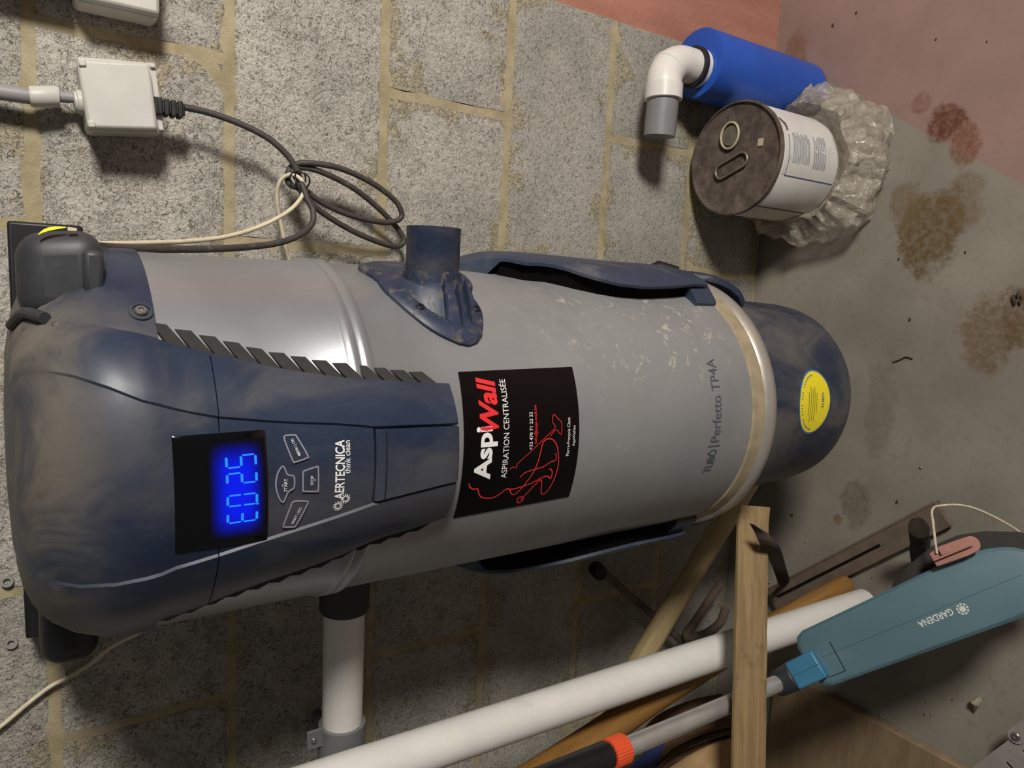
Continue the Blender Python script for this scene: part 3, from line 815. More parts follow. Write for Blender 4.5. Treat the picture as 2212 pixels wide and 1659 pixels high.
S('Pierre-Fran\u00e7ois Claes', ((-4.38,0.7737)[0], (2.33,0.7740)[1]), ((8.94,0.7774)[0], (2.45,0.7786)[1]), 'print_white')
S('AspiWall.be', ((-1.08,0.7682)[0], (2.47,0.7671)[1]), ((6.08,0.7704)[0], (2.58,0.7714)[1]), 'print_white')
for pl, wd in (([(-9.82,0.8909),(-11.10,0.8895),(-12.14,0.8850),(-12.07,0.8807),(-14.36,0.8775),(-15.84,0.8722),(-16.30,0.8590),(-13.76,0.8465),(-14.14,0.8414),(-13.85,0.8305),(-12.58,0.8150),(-11.15,0.8044),(-11.10,0.7980),(-12.03,0.7945),(-11.49,0.7932),(-9.74,0.7933),(-8.59,0.7956),(-8.42,0.7980)], 0.0012),
               ([(-14.26,0.8423),(-15.76,0.8397),(-16.38,0.8359),(-15.26,0.8308),(-12.35,0.8240),(-8.82,0.8173),(-4.93,0.8130),(-0.36,0.8104),(1.42,0.8085),(2.23,0.8051),(2.32,0.8006),(1.51,0.7953),(-0.58,0.7910),(-4.68,0.7878),(-8.45,0.7871),(-12.65,0.7891),(-16.12,0.7930),(-18.04,0.7977),(-17.63,0.8009),(-15.65,0.8033),(-12.86,0.8046),(-12.13,0.8070),(-13.85,0.8129),(-16.51,0.8198),(-17.67,0.8229),(-19.18,0.8229),(-20.09,0.8250),(-19.83,0.8291),(-18.22,0.8302),(-17.69,0.8267),(-18.43,0.8228),(-19.06,0.8235),(-18.80,0.8261)], 0.0011),
               ([(-10.16,0.8328),(-8.76,0.8286),(-8.11,0.8214),(-7.78,0.8153),(-7.22,0.8054),(-5.84,0.7972),(-5.64,0.7921),(-4.58,0.7907),(-3.46,0.7914),(-3.11,0.7931)], 0.0010),
               ([(-6.79,0.8468),(-6.02,0.8435),(-6.52,0.8395),(-5.92,0.8382),(-5.07,0.8381),(-1.54,0.8239),(2.39,0.8083),(5.88,0.7943),(7.86,0.7974),(10.37,0.7958),(9.01,0.7909),(7.62,0.7864),(5.67,0.7857),(3.41,0.7870),(5.15,0.7930),(3.06,0.8007)], 0.0007)):
    ribbon(pl, wd, 'line_drawing', 'print_red', sticker, SR, 4)
# model name printed on the drum
text_fit('TUB\u00d2', ((-19.95,0.5472)[0], 0.5425), ((-9.19,0.5605)[0], 0.5600), 'print_navy', vac, R, 0, 0.012, label='dark model name lettering')
text_fit('|', ((-7.95,0.5616)[0], 0.5400), ((-7.44,0.5620)[0], 0.5610), 'print_navy', vac, R, label='dark divider stroke')
text_fit('Perfetto TP4A', ((-6.01,0.5467)[0], 0.5430), ((28.23,0.5441)[0], 0.5580), 'print_navy', vac, R, 0, 0.0, label='dark model name lettering')

# round yellow label on the bin
YT, YZ = 4.6, 0.3190
def yl(name, a, b, mat, e, parent, zo=0.0):
    rr_ = [0, 0.4, 0.75, 1.0]
    rings = [[cyl(YT + math.degrees(a * q * math.cos(k * math.pi / 24) / 0.146), YZ + zo + b * q * math.sin(k * math.pi / 24), bin_r(YZ + zo + b * q * math.sin(k * math.pi / 24)) + e, BCX) for k in range(48)] for q in rr_[1:]]
    m = MB(); m.rings(rings, cap=False)
    n = len(m.v); m.v.append(cyl(YT, YZ + zo, bin_r(YZ + zo) + e, BCX)); m.f += [(k, (k + 1) % 48, n) for k in range(48)]
    return m.build(name, mat, parent, 60)
lab = yl('round_label', 0.0465, 0.0395, 'sticker_blue', 0.0006, vac); lab['label'] = 'round yellow label with blue edge'
yl('label_face', 0.0438, 0.0372, 'yellow_print', 0.0010, lab)
text_fit('TUB\u00d2', (0.8, 0.2975), (9.6, 0.3045), 'sticker_blue', lab, 0.146, 0, 0.01, rfun=lambda t, z: bin_r(z) + 0.0010, cx=BCX)
for k in range(5):
    w_ = (7, 11, 9.5, 10.5, 6.5)[k]
    ribbon([(YT - w_, 0.3345 - k * 0.0048), (YT, 0.3345 - k * 0.0048), (YT + w_ * 0.8, 0.3345 - k * 0.0048)], 0.0009, 'small_print', 'sticker_dark', lab, 0.146, 3, 0.0014, rfun=lambda t, z: bin_r(z), cx=BCX)
for k in range(26):
    a = math.radians(172 - k * 6.4 * 1.02)
    if k in (8, 13, 17): continue
    t = YT + math.degrees(0.0385 * math.cos(a) / 0.146); z = YZ + 0.0322 * math.sin(a)
    ribbon([(t - 0.42, z - 0.0012), (t + 0.3, z + 0.0014)], 0.0013, 'rim_print', 'sticker_blue', lab, 0.146, 0, 0.0014, rfun=lambda t, z: bin_r(z), cx=BCX)

# inlet port on the right flank: saddle flange, hub, spigot, ribs, screws
PA = Vector((0.0, -0.300, 0.8915))
OUTL = [(65.19,0.9467), (57.21,0.9462), (52.18,0.9399), (46.51,0.9305), (42.44,0.9216), (39.45,0.9123), (36.54,0.8982), (34.84,0.8867), (34.82,0.8760), (37.37,0.8653), (42.11,0.8581), (45.65,0.8545), (49.91,0.8518), (53.84,0.8541), (58.31,0.8511), (74.0, 0.842), (80.0, 0.853), (84.0, 0.875), (85.0, 0.905), (82.0, 0.935), (76.0, 0.955)]
ct = 61.4
def polar(p): return (math.atan2(p[1] - PA.z, math.radians(p[0] - ct) * R), math.hypot(p[1] - PA.z, math.radians(p[0] - ct) * R))
pol = sorted(polar(p) for p in OUTL)
tabp = [(a - 2 * math.pi, r) for a, r in pol] + pol + [(a + 2 * math.pi, r) for a, r in pol]
NS = 48
def fl_ring(q, e):
    out = []
    for k in range(NS):
        a = -math.pi + 2 * math.pi * k / NS
        rr = itp(tabp, a) * q
        out.append(cyl(ct + math.degrees(rr * math.cos(a) / R), PA.z + rr * math.sin(a), R + e))
    return out
m = MB(); m.rings([fl_ring(1.0, -0.002), fl_ring(1.0, 0.0035), fl_ring(0.93, 0.0062), fl_ring(0.80, 0.0062), fl_ring(0.5, 0.0064), fl_ring(0.15, 0.0064)], cap=True)
flange = m.build('port_flange', 'blue_dusty', vac, 40)
def circ(x, r): return [Vector((x, PA.y + r * math.cos(-math.pi + 2 * math.pi * k / NS), PA.z + r * math.sin(-math.pi + 2 * math.pi * k / NS))) for k in range(NS)]
hub0 = fl_ring(0.74, 0.005); c1 = circ(0.004, 0.0290)
hubm = [a.lerp(b, 0.55) + (b - Vector((b.x, PA.y, PA.z))) * 0.02 for a, b in zip(hub0, c1)]
m = MB(); m.rings([hub0, hubm, circ(-0.006, 0.0292), c1, circ(0.0045, 0.0262)], cap=True); m.build('port_hub', 'blue_dusty', vac, 35)
m = MB(); m.rings([circ(-0.03, 0.0262), circ(0.0455, 0.0268), circ(0.0472, 0.0272), circ(0.0472, 0.0240), circ(0.01, 0.0235), circ(0.0, 0.001)], cap=True); m.build('spigot', 'blue', vac, 40)
for p, q in (((43.03,0.8982), 0.5), ((40.38,0.8829), 0.5), ((41.13,0.8707), 0.55)):
    a = cyl(p[0], p[1], R + 0.005); hubp = cyl(lerp(p[0], ct, q), lerp(p[1], PA.z, q * 0.35), R + 0.004)
    rad = Vector((math.sin(math.radians(ct)), -math.cos(math.radians(ct)), 0))
    t = hubp + rad * 0.026; mid = a.lerp(hubp, 0.35) + rad * 0.012
    side = (hubp - a).cross(rad).normalized() * 0.0013
    m = MB(); pts = [a, hubp, t, mid]
    m.add([x - side for x in pts] + [x + side for x in pts], [(0, 1, 2, 3), (7, 6, 5, 4), (0, 4, 5, 1), (1, 5, 6, 2), (2, 6, 7, 3), (3, 7, 4, 0)])
    m.build('rib', 'blue_dusty', flange, 20)
def screw(name, p, nrm, r, mat, parent, h=0.002):
    x, y, z = frame(nrm); m = MB()
    m.lathe([(r, -0.001), (r, h * 0.6), (r * 0.8, h), (r * 0.45, h), (r * 0.35, h * 0.3), (0.0002, h * 0.3)], p, 14, (x, y, z), cap=False)
    return m.build(name, mat, parent, 40)
for p in ((48.80,0.9210), (48.60,0.8597)):
    screw('screw', cyl(p[0], p[1], R + 0.006), cyl(p[0], p[1], 1) - cyl(p[0], p[1], 0), 0.0042, 'black_plastic', flange)

# latch handles on both flanks
HF = sorted((z, t) for t, z in [(68.78,0.7973),(70.79,0.7636),(70.68,0.7381),(68.18,0.7175),(64.00,0.7003),(61.02,0.6798),(58.89,0.6566),(58.05,0.6144),(60.29,0.5528),(62.40,0.5212)])
HF = [(0.492, 63.0)] + [q for q in HF if 0.5 < q[0] < 0.79] + [(0.80, 82.0), (0.825, 88.0), (0.848, 95.0)]
HR = [(0.492, 0.0225), (0.52, 0.0235), (0.60, 0.0235), (0.68, 0.0250), (0.74, 0.0265), (0.778, 0.0245), (0.795, 0.0200), (0.82, 0.010), (0.848, 0.0015)]
for sd in (1, -1):
    zs = [0.492, 0.5, 0.52, 0.54, 0.56, 0.58, 0.6, 0.62, 0.64, 0.655, 0.67, 0.685, 0.7, 0.715, 0.73, 0.745, 0.765, 0.78, 0.785, 0.795, 0.805, 0.82, 0.835, 0.848]
    g = []; h = []
    for z in zs:
        f0 = itp(HF, z); e = itp(HR, z); A = [f0 + (112 - f0) * q for q in (0, 0.06, 0.25, 0.5, 0.75, 0.94, 1)]
        g.append([cyl(sd * a, z, R + e - (0.0025 if q in (0, 6) else 0)) for q, a in enumerate(A)])
        h.append([cyl(sd * a, z, R + (max(e - 0.0062, -0.001) if z < 0.79 else -0.001)) for a in A])
    m = MB(); m.slab(g, h); hd = m.build('handle', 'handle_blue', vac, 45)
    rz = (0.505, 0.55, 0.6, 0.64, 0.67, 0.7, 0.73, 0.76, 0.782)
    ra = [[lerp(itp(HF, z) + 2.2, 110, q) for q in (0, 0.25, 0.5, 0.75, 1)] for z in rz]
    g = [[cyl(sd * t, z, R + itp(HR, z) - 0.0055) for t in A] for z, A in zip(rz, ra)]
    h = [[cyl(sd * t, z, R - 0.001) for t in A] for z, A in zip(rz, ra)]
    m = MB(); m.slab(g, h); m.build('handle_gap_shade', 'gap_shade_black', hd, label='black fill standing in for the shade behind the handle')  # solid black fill painting the shade of the gap between handle and drum
    m = MB()
    g = [[cyl(sd * a, z, R + e) for a, e in ((56.5, 0.004), (57.5, 0.007), (62, 0.012), (66, 0.0185))] for z in (0.484, 0.487, 0.518, 0.522)]
    h = [[cyl(sd * a, z, R - 0.001) for a in (56.5, 57.5, 62, 66)] for z in (0.484, 0.487, 0.518, 0.522)]
    m.slab(g, h); m.build('handle_foot', 'handle_blue', hd, 40)
    LP = [(0.474, 0.008, 98, 90), (0.458, 0.015, 96, 84), (0.440, 0.018, 94, 79), (0.424, 0.017, 91, 76), (0.408, 0.013, 87, 72), (0.396, 0.006, 82, 68.5), (0.388, -0.003, 78, 67), (0.384, -0.010, 76, 67)]
    g = [[cyl(sd * lerp(t0, t1, q), z, R + e - (0.002 if q in (0, 1) else 0)) for q in (0, 0.12, 0.5, 0.88, 1)] for z, e, t0, t1 in LP]
    h = [[cyl(sd * lerp(t0, t1, q), z + 0.002, R + e - 0.009) for q in (0, 0.12, 0.5, 0.88, 1)] for z, e, t0, t1 in LP]
    m = MB(); m.slab(g, h)
    m.build('latch', 'blue_dusty', vac, 50)
    m = MB(); m.tube([cyl(sd * 104, 0.50, R + 0.006), cyl(sd * 96, 0.475, R + 0.02), cyl(sd * 92, 0.455, R + 0.012)], 0.012, 10); m.build('latch_pivot', 'black_plastic', vac, 50)

# power inlet hood, warning strip, lip, screws on the top
m = MB(); m.box((-0.013, -0.238, 1.2065), (0.070, 0.150, 0.057)); hood = m.build('power_hood', 'charcoal_plastic', vac, 30)
bv_ = hood.modifiers.new('bevel', 'BEVEL'); bv_.width = 0.018; bv_.segments = 5
for v in hood.data.vertices:
    w_ = v.co + Vector((CX, CY, 0.2))
    if w_.z > 1.2 and w_.x > -0.01: v.co.x -= 0.006
    if w_.z > 1.2: v.co.y += 0.010
m = MB(); m.box((-0.012, -0.300, 1.186), (0.036, 0.03, 0.014)); m.build('hood_latch', 'charcoal_plastic', hood, 30, bevel=0.004)
m = MB(); m.tube([Vector((0.004, -0.240, 1.186)), Vector((0.004, -0.240, 1.170))], [0.0115, 0.0090], 16); m.build('cable_gland', 'black_rubber', hood)
wp = spline([(0.0153,-0.306,1.2203),(0.0186,-0.305,1.2173),(0.021,-0.304,1.2131),(0.0221,-0.304,1.2079),(0.0222,-0.304,1.2023)], 4)
m = MB(); m.grid([wp, [p + V(-0.0026 * math.sin(math.pi * (0.08 + 0.84 * i / (len(wp) - 1))), -0.0022, 0.0002) for i, p in enumerate(wp)]]); m.build('warning_strip', 'yellow_print', hood, label='yellow warning strip')
m = MB(); m.add([Vector(p) for p in ((0.0223,-0.304,1.2014), (0.0218,-0.304,1.1955), (0.0196,-0.307,1.1957), (0.0195,-0.307,1.2016))], [(0, 1, 2, 3)]); m.build('paper_tag', 'can_tan', hood)
lp = [cyl(t, z, cap_r(z) + 0.004) for t, z in ((48.43,1.2184), (52.31,1.2241), (57.47,1.2309), (63.16,1.2387))]
m = MB(); m.tube(spline(lp, 5), [0.0045] * 16, 10); m.build('hood_lip', 'charcoal_plastic', vac)
p = (45.73,1.1578)
m = MB(); x_, y_, z_ = frame(cyl(p[0], 0, 1) - cyl(p[0], 0, 0)); m.lathe([(0.0085, -0.001), (0.0085, 0.0012), (0.0078, 0.0018), (0.0062, 0.0018), (0.006, 0.0004), (0.0005, 0.0004)], cyl(p[0], p[1], cap_r(p[1])), 24, (x_, y_, z_), cap=False)
m.build('screw_boss', 'blue', vac, 40)
screw('screw', cyl(p[0], p[1], cap_r(p[1]) + 0.0012), z_, 0.0046, 'zinc', vac, 0.0022)
for th, z in ((44, 1.213), (-40, 1.213)):
    x_, y_, z_ = frame(cyl(th, 0, 1) - cyl(th, 0, 0) + Vector((0, 0, 0.6))); screw('screw', cyl(th, z, cap_r(z) + 0.0075), z_, 0.0022, 'zinc', vac, 0.0012)

# black sleeve where the exhaust leaves on the left
EA = Vector((0, -0.150, 0.9165))
AX = (V(0, 1, 0), V(0, 0, 1), V(-1, 0, 0))
m = MB(); m.lathe([(0.0265, 0.27), (0.0300, 0.272), (0.0300, 0.407), (0.0288, 0.409), (0.0252, 0.409), (0.0252, 0.3)], EA, 40, AX, cap=False); m.build('exhaust_sleeve', 'black_rubber', vac, 40)
# wall bracket
m = MB(); m.box((-0.19, -0.027, 1.207), (0.446, 0.052, 0.066)); m.build('wall_bracket', 'black_plastic', vac, 30, bevel=0.003, label='black bracket holding the unit on the wall')
m = MB(); m.box((-0.365, -0.085, 1.202), (0.096, 0.11, 0.052)); br = m.build('bracket_arm', 'black_plastic', vac, 30); bb = br.modifiers.new('bevel', 'BEVEL'); bb.width = 0.02; bb.segments = 5

# ------------------------------------------------------------------ exhaust pipe and its clamp
m = MB(); m.lathe([(0.0225, 0.33), (0.0248, 0.331), (0.0248, 1.15), (0.0225, 1.152)], EA, 40, AX)
tag(m.build('exhaust_pipe', 'pvc_white', None, 40, origin=(-0.4, -0.15, 0.9165)), 'short horizontal white exhaust pipe leaving the left side of the vacuum unit', 'pipe')
clamp = thing('pipe_clamp', (-0.585, 0, 0.9165), 'grey plastic coupling clamp round the horizontal exhaust pipe, screwed to the wall', 'pipe clamp')
m = MB(); m.lathe([(0.0250, 0.557), (0.0288, 0.558), (0.0292, 0.62), (0.0292, 0.70), (0.0250, 0.702)], EA, 40, AX, cap=False); m.build('coupling', 'coupling_grey', clamp, 40)
m = MB(); m.box((-0.566, -0.155, 0.953), (0.024, 0.004, 0.020)); m.build('ear', 'coupling_grey', clamp, bevel=0.001)
screw('screw', (-0.566, -0.1575, 0.955), (0, -1, 0), 0.0036, 'zinc', clamp)
m = MB(); m.box((-0.645, -0.062, 0.896), (0.03, 0.123, 0.012)); m.build('stand_off', 'coupling_grey', clamp, bevel=0.002)
m = MB(); m.lathe([(0.0002, 0.0), (0.014, 0.0), (0.016, 0.003), (0.010, 0.012), (0.0002, 0.014)], (-0.634, -0.16, 0.958), 24, frame((0.2, -0.5, 0.8))); m.build('cap_nut', 'steel', clamp, 40)

# ------------------------------------------------------------------ junction box with cable plug, conduit, second box
jb = thing('junction_box', (0.17, 0, 1.135), 'white square plastic socket box with a closed hinged lid on the block wall', 'socket box')
m = MB(); m.box((0.1715, -0.021, 1.1335), (0.072, 0.042, 0.073)); m.build('base', 'box_white', jb, bevel=0.005)
m = MB(); m.box((0.1715, -0.0445, 1.1335), (0.0715, 0.004, 0.0725)); m.build('gasket', 'box_white', jb, bevel=0.001)
tl = Matrix.Rotation(math.radians(-5), 3, 'X')
ax_ = [tl @ V(1, 0, 0), tl @ V(0, 1, 0), tl @ V(0, 0, 1)]
m = MB(); m.box((0.1695, -0.0545, 1.1385), (0.0670, 0.013, 0.0665), ax_); m.build('lid', 'box_white', jb, bevel=0.0035)
for sx in (-1, 1):
    m = MB(); m.box((0.1695 + sx * 0.0296, -0.0570, 1.1675), (0.0070, 0.0075, 0.0070), ax_); m.build('hinge', 'box_white', jb, bevel=0.0015)
m = MB(); m.lathe([(0.0125, 0), (0.0125, 0.005), (0.0110, 0.006), (0.0110, 0.008), (0.0085, 0.009)], (0.1665, -0.024, 1.169), 24); m.build('gland', 'box_white', jb, 40)
for sx in (-1, 1):
    m = MB(); m.box((0.1715 + sx * 0.032, -0.047, 1.1005), (0.004, 0.006, 0.005)); m.build('clip', 'box_white', jb, bevel=0.001)

jb.rotation_euler.y = -0.115
plug = thing('power_cord', (0.166, -0.045, 1.095), 'coiled dark grey power cord plugged into the white socket box', 'cord')
m = MB()
for k in range(4):
    z = 1.0985 - k * 0.0068
    m.box((0.1665, -0.046, z), (0.0175, 0.0165, 0.0050))
m.box((0.1665, -0.046, 1.0885), (0.0120, 0.011, 0.031))
m.box((0.1665, -0.044, 1.107), (0.0185, 0.018, 0.016))
m.build('plug', 'black_rubber', plug, bevel=0.0012)
CORD = [(0.1709,-0.046,1.0787),(0.169,-0.047,1.0481),(0.1615,-0.05,1.0137),(0.1498,-0.052,0.9827),(0.1335,-0.054,0.9615),(0.1187,-0.055,0.9505),(0.1066,-0.056,0.9474),(0.098,-0.052,0.9494),(0.1038,-0.048,0.9583),(0.1207,-0.046,0.9544),(0.1279,-0.05,0.9377),(0.1273,-0.052,0.8975),(0.1152,-0.05,0.8532),(0.0966,-0.046,0.8171),(0.0798,-0.044,0.8049),(0.0708,-0.044,0.8114),(0.0664,-0.046,0.8334),(0.0706,-0.05,0.8773),(0.0816,-0.054,0.9153),(0.0945,-0.056,0.9382),(0.1066,-0.054,0.949),(0.1185,-0.05,0.9523),(0.1223,-0.046,0.942),(0.1208,-0.046,0.9189),(0.107,-0.042,0.8749),(0.0836,-0.036,0.8334),(0.0585,-0.032,0.8026),(0.0442,-0.032,0.7952),(0.0372,-0.034,0.8069),(0.0402,-0.04,0.8339),(0.0522,-0.048,0.8761),(0.0691,-0.056,0.9158),(0.0831,-0.062,0.9389),(0.0948,-0.066,0.9494),(0.1,-0.07,0.9485),(0.0829,-0.076,0.9436),(0.0692,-0.08,0.938),(0.0547,-0.086,0.941),(0.0403,-0.095,0.9571),(0.0285,-0.11,0.9862),(0.0202,-0.135,1.03),(0.0149,-0.165,1.078),(0.0119,-0.195,1.1206),(0.0106,-0.215,1.1499),(0.01,-0.24,1.1805)]
m = MB(); m.tube(spline(CORD, 6), 0.0037, 10); m.build('cable', 'cord_grey', plug, 60)
m = MB()
for k in range(2):
    m.tube([Vector((0.1035,-0.061,0.9523)) + Vector((0.011 * math.cos(a), -0.006 + 0.006 * math.sin(2 * a + k), 0.0085 * math.sin(a) - 0.004 * k)) for a in [2 * math.pi * i / 24 for i in range(25)]], 0.0011, 6)
tag(m.build('cable_tie', 'black_plastic', None, 60, origin=(0.1035,-0.061,0.9523)), 'thin black wire tie holding the coiled cords together', 'cable tie')
WC = [(0.0047,-0.03,0.9484),(0.0199,-0.03,0.9532),(0.0502,-0.034,0.9615),(0.077,-0.04,0.9685),(0.0956,-0.046,0.9698),(0.107,-0.052,0.9651),(0.1111,-0.06,0.9565),(0.1057,-0.066,0.9484),(0.0949,-0.07,0.9457),(0.0797,-0.076,0.9536),(0.0626,-0.084,0.9728),(0.0446,-0.1,1.0061),(0.0303,-0.125,1.0466),(0.022,-0.155,1.089),(0.0167,-0.19,1.1315),(0.013,-0.225,1.1671),(0.0115,-0.235,1.1807)]
m = MB(); m.tube(spline(WC, 6), 0.0025, 8)
tag(m.build('signal_cable', 'cable_white', None, 60, origin=WC[0]), 'thin white cable looping through the coil of the dark power cord', 'cable')
WL2 = [(-0.541,-0.012,1.2936),(-0.5305,-0.01,1.2679),(-0.5109,-0.009,1.241),(-0.4964,-0.008,1.2179),(-0.49,-0.008,1.1992),(-0.4785,-0.01,1.1777),(-0.4609,-0.02,1.1613),(-0.4458,-0.035,1.1469),(-0.4285,-0.06,1.1311)]
m = MB(); m.tube(spline(WL2, 6), 0.0026, 8)
tag(m.build('low_voltage_cable', 'cable_white', None, 60, origin=WL2[1]), 'thin cream cable running down the wall behind the left side of the vacuum top', 'cable')

cd = thing('conduit', (0.163, -0.024, 1.18), 'grey plastic conduit tube coming down into the white socket box', 'conduit')
m = MB(); m.tube([V(0.156, -0.026, 1.50), V(0.1605, -0.026, 1.212)], 0.0080, 20); m.build('tube', 'conduit_grey', cd)
m = MB(); m.tube([V(0.1602, -0.026, 1.216), V(0.1604, -0.026, 1.2135), V(0.1645, -0.025, 1.1915), V(0.1646, -0.025, 1.190)], [0.0096, 0.0105, 0.0105, 0.0096], 20); m.build('sleeve', 'box_white', cd, 40)
m = MB(); m.tube([V(0.1640, -0.025, 1.196), V(0.166, -0.024, 1.178)], 0.0056, 16); m.build('inner_cable', 'conduit_grey', cd)

b2 = thing('switch_box', (0.31, 0, 1.13), 'white double plastic box at the edge of the block wall above the socket box', 'socket box')
m = MB(); m.box((0.312, -0.019, 1.135), (0.106, 0.038, 0.079)); m.build('base', 'box_white', b2, bevel=0.005)
m = MB(); m.box((0.312, -0.0445, 1.135), (0.104, 0.012, 0.077)); m.build('lid', 'box_white', b2, bevel=0.004)
m = MB(); m.box((0.322, -0.019, 1.218), (0.106, 0.038, 0.079)); m.build('base', 'box_white', b2, bevel=0.005)
m = MB(); m.box((0.322, -0.0445, 1.218), (0.104, 0.012, 0.077)); m.build('lid', 'box_white', b2, bevel=0.004)

for p, lb in (((-0.363,0,1.2547), 'grey plastic wall plug in the block wall just beside the vacuum top'), ((-0.4369,0,1.2536), 'grey plastic wall plug in the block wall furthest from the vacuum top')):
    m = MB(); x_, y_, z_ = frame((0.15, -1, 0.1))
    m.lathe([(0.0052, -0.004), (0.0062, 0.001), (0.0062, 0.0045), (0.0036, 0.0045), (0.0034, -0.003), (0.0002, -0.003)], p, 20, (x_, y_, z_), cap=False)
    tag(m.build('wall_plug', 'conduit_grey', None, 40, origin=p), lb, 'wall plug', 'wall plugs')

# ------------------------------------------------------------------ blue cylinder with pipe elbow on top
dr = thing('blue_cylinder', (0.372, -0.060, 0), 'bright blue plastic cylinder standing in front of the end of the block wall', 'cylinder')
m = MB(); m.lathe([(0.05, 0.0), (0.0552, 0.003), (0.0556, 0.10), (0.0556, 0.281), (0.0548, 0.284)], (0.372, -0.060, 0), 64, cap=False); m.build('shell', 'drum_blue', dr, 40)
m = MB(); m.lathe([(0.0548, 0.284), (0.052, 0.2845), (0.030, 0.2845)], (0.372, -0.060, 0), 64); m.build('top_disc', 'drum_blue', dr, 40)
el = thing('pipe_elbow', (0.362, -0.064, 0.2845), 'white plastic pipe elbow with a grey end piece set on the blue cylinder', 'pipe elbow')
E0 = V(0.362, -0.066, 0.285)
m = MB(); m.lathe([(0.0255, 0), (0.0305, 0.0005), (0.0305, 0.010), (0.028, 0.0105)], E0, 40); m.build('socket', 'pvc_white', el, 40)
m = MB(); m.lathe([(0.028, 0.010), (0.0325, 0.0105), (0.0325, 0.018), (0.028, 0.0185)], E0, 40); m.build('gasket', 'black_rubber', el, 40)
m = MB(); m.tube([E0 + V(0.026, 0.022, 0.014), E0 + V(0.035, 0.030, 0.022)], [0.006, 0.004], 8); m.build('gasket_tab', 'black_rubber', el)
arc = [E0 + V(0, 0, 0.015), E0 + V(0, 0, 0.03)] + [E0 + V(-0.052 * (1 - math.cos(a)), -0.003 * a, 0.036 + 0.052 * math.sin(a)) for a in [math.pi / 4 * i / 6 for i in range(7)]]
m = MB(); m.tube(arc, 0.0272, 32); m.build('bend', 'pvc_white', el, 40)
dirv = (arc[-1] - arc[-2]).normalized()
m = MB(); m.tube([arc[-1] - dirv * 0.004, arc[-1] - dirv * 0.003, arc[-1] + dirv * 0.004, arc[-1] + dirv * 0.005], [0.0272, 0.0292, 0.0292, 0.028], 32); m.build('bend_collar', 'pvc_white', el, 40)
a1 = arc[-1]; rr = 0.046
arc2 = []
for i in range(8):
    a = math.pi / 4 + math.pi / 4 * i / 7
    arc2.append(a1 + V(-rr * (math.cos(math.pi / 4) - math.cos(a)), -0.001 * i, rr * (math.sin(a) - math.sin(math.pi / 4))))
m = MB(); m.tube(arc2, 0.0280, 32); m.build('bend', 'pvc_white', el, 40)
e2 = arc2[-1]; dv = V(-1, -0.03, 0)
m = MB(); m.tube([e2 - dv * 0.006, e2 - dv * 0.005, e2 + dv * 0.018, e2 + dv * 0.019], [0.028, 0.0298, 0.0298, 0.028], 32); m.build('socket', 'pvc_white', el, 40)
m = MB(); g0 = e2 + dv * 0.012; g1 = V(0.2400, -0.0735, e2.z)
m.tube([g0, g1, g1 + V(0.0005, 0, 0), g0.lerp(g1, 0.2)], [0.0252, 0.0252, 0.0232, 0.0232], 32); m.build('end_piece', 'pvc_grey', el, 40)

# ------------------------------------------------------------------ paint tin and the plastic bag it stands in
TC = V(0.222, -0.106, 0); TR_ = 0.0915
def tin(th, z, r=TR_): return cyl(th, z, r, TC.x, TC.y)
tn = thing('paint_tin', (TC.x, TC.y, 0.066), 'white round paint tin with a dirty brown lid standing on crumpled plastic', 'paint tin')
m = MB(); m.lathe([(0.085, 0.066), (0.0905, 0.067), (TR_, 0.070), (TR_, 0.219), (0.0905, 0.2205)], TC, 80, cap=True); m.build('body', 'can_white', tn, 40)
m = MB(); m.lathe([(0.0900, 0.219), (0.0935, 0.2195), (0.0942, 0.223), (0.0935, 0.2265), (0.0905, 0.2270), (0.0895, 0.2235), (0.086, 0.2225), (0.04, 0.2228), (0.0002, 0.2228)], TC, 80, cap=False)
for i, v in enumerate(m.v):
    d = math.hypot(v.x - TC.x, v.y - TC.y)
    if d < 0.08: v.z += 0.001 * noise.noise(v * 60)
lid = m.build('lid', 'lid_dirt', tn, 40)
def lid_pt(px): return px
LC = V((0.2605,-0.0931,0.226)); LT = V((0.2104,-0.1019,0.226))
ring = [LC + V(0.0215 * math.cos(a), 0.0185 * math.sin(a), 0.001) for a in [2 * math.pi * i / 36 for i in range(37)]]
m = MB(); m.tube(ring, 0.0022, 8); m.build('lid_ring', 'can_tan', lid, 60, label='bare wire ring on the lid')
m = MB(); m.lathe([(0.0002, 0.0), (0.0175, 0.0), (0.0165, 0.0025), (0.0002, 0.003)], LC - V(0, 0, 0.003), 24, cap=False); m.build('lid_bung', 'lid_metal', lid)
lx = V(math.cos(0.42), math.sin(0.42), 0).normalized(); ly = V(-lx.y, lx.x, 0)
oval = []
for i in range(33):
    a = 2 * math.pi * i / 32; s_ = 0.0215 if math.cos(a) > 0 else -0.0215
    oval.append(LT + ly * 0 + V(0, 0, 0.0012) + (lx * (s_ + 0.012 * math.cos(a)) + ly * (0.012 * math.sin(a))))
lx2 = (V((0.2212,-0.1283,0.226)) - V((0.1993,-0.0715,0.226))).normalized(); ly2 = V(-lx2.y, lx2.x, 0)
oval = [LT + lx2 * ((p - LT).dot(lx)) + ly2 * ((p - LT).dot(ly)) + V(0, 0, 0.001) for p in oval]
m = MB(); m.tube(oval, 0.0022, 8); m.build('lid_handle', 'lid_metal', lid, 60, label='oval wire handle lying on the lid')
m = MB(); m.box(V((0.2428,-0.1549,0.2235)), (0.012, 0.010, 0.0015)); m.build('dried_paint', 'can_tan', lid)
def can_patch(name, t0, t1, z0, z1, mat, parent, e=0.0004, n=10):
    m = MB(); m.grid([[tin(t0 + (t1 - t0) * i / n, z, TR_ + e) for i in range(n + 1)] for z in (z0, z1)])
    return m.build(name, mat, parent)
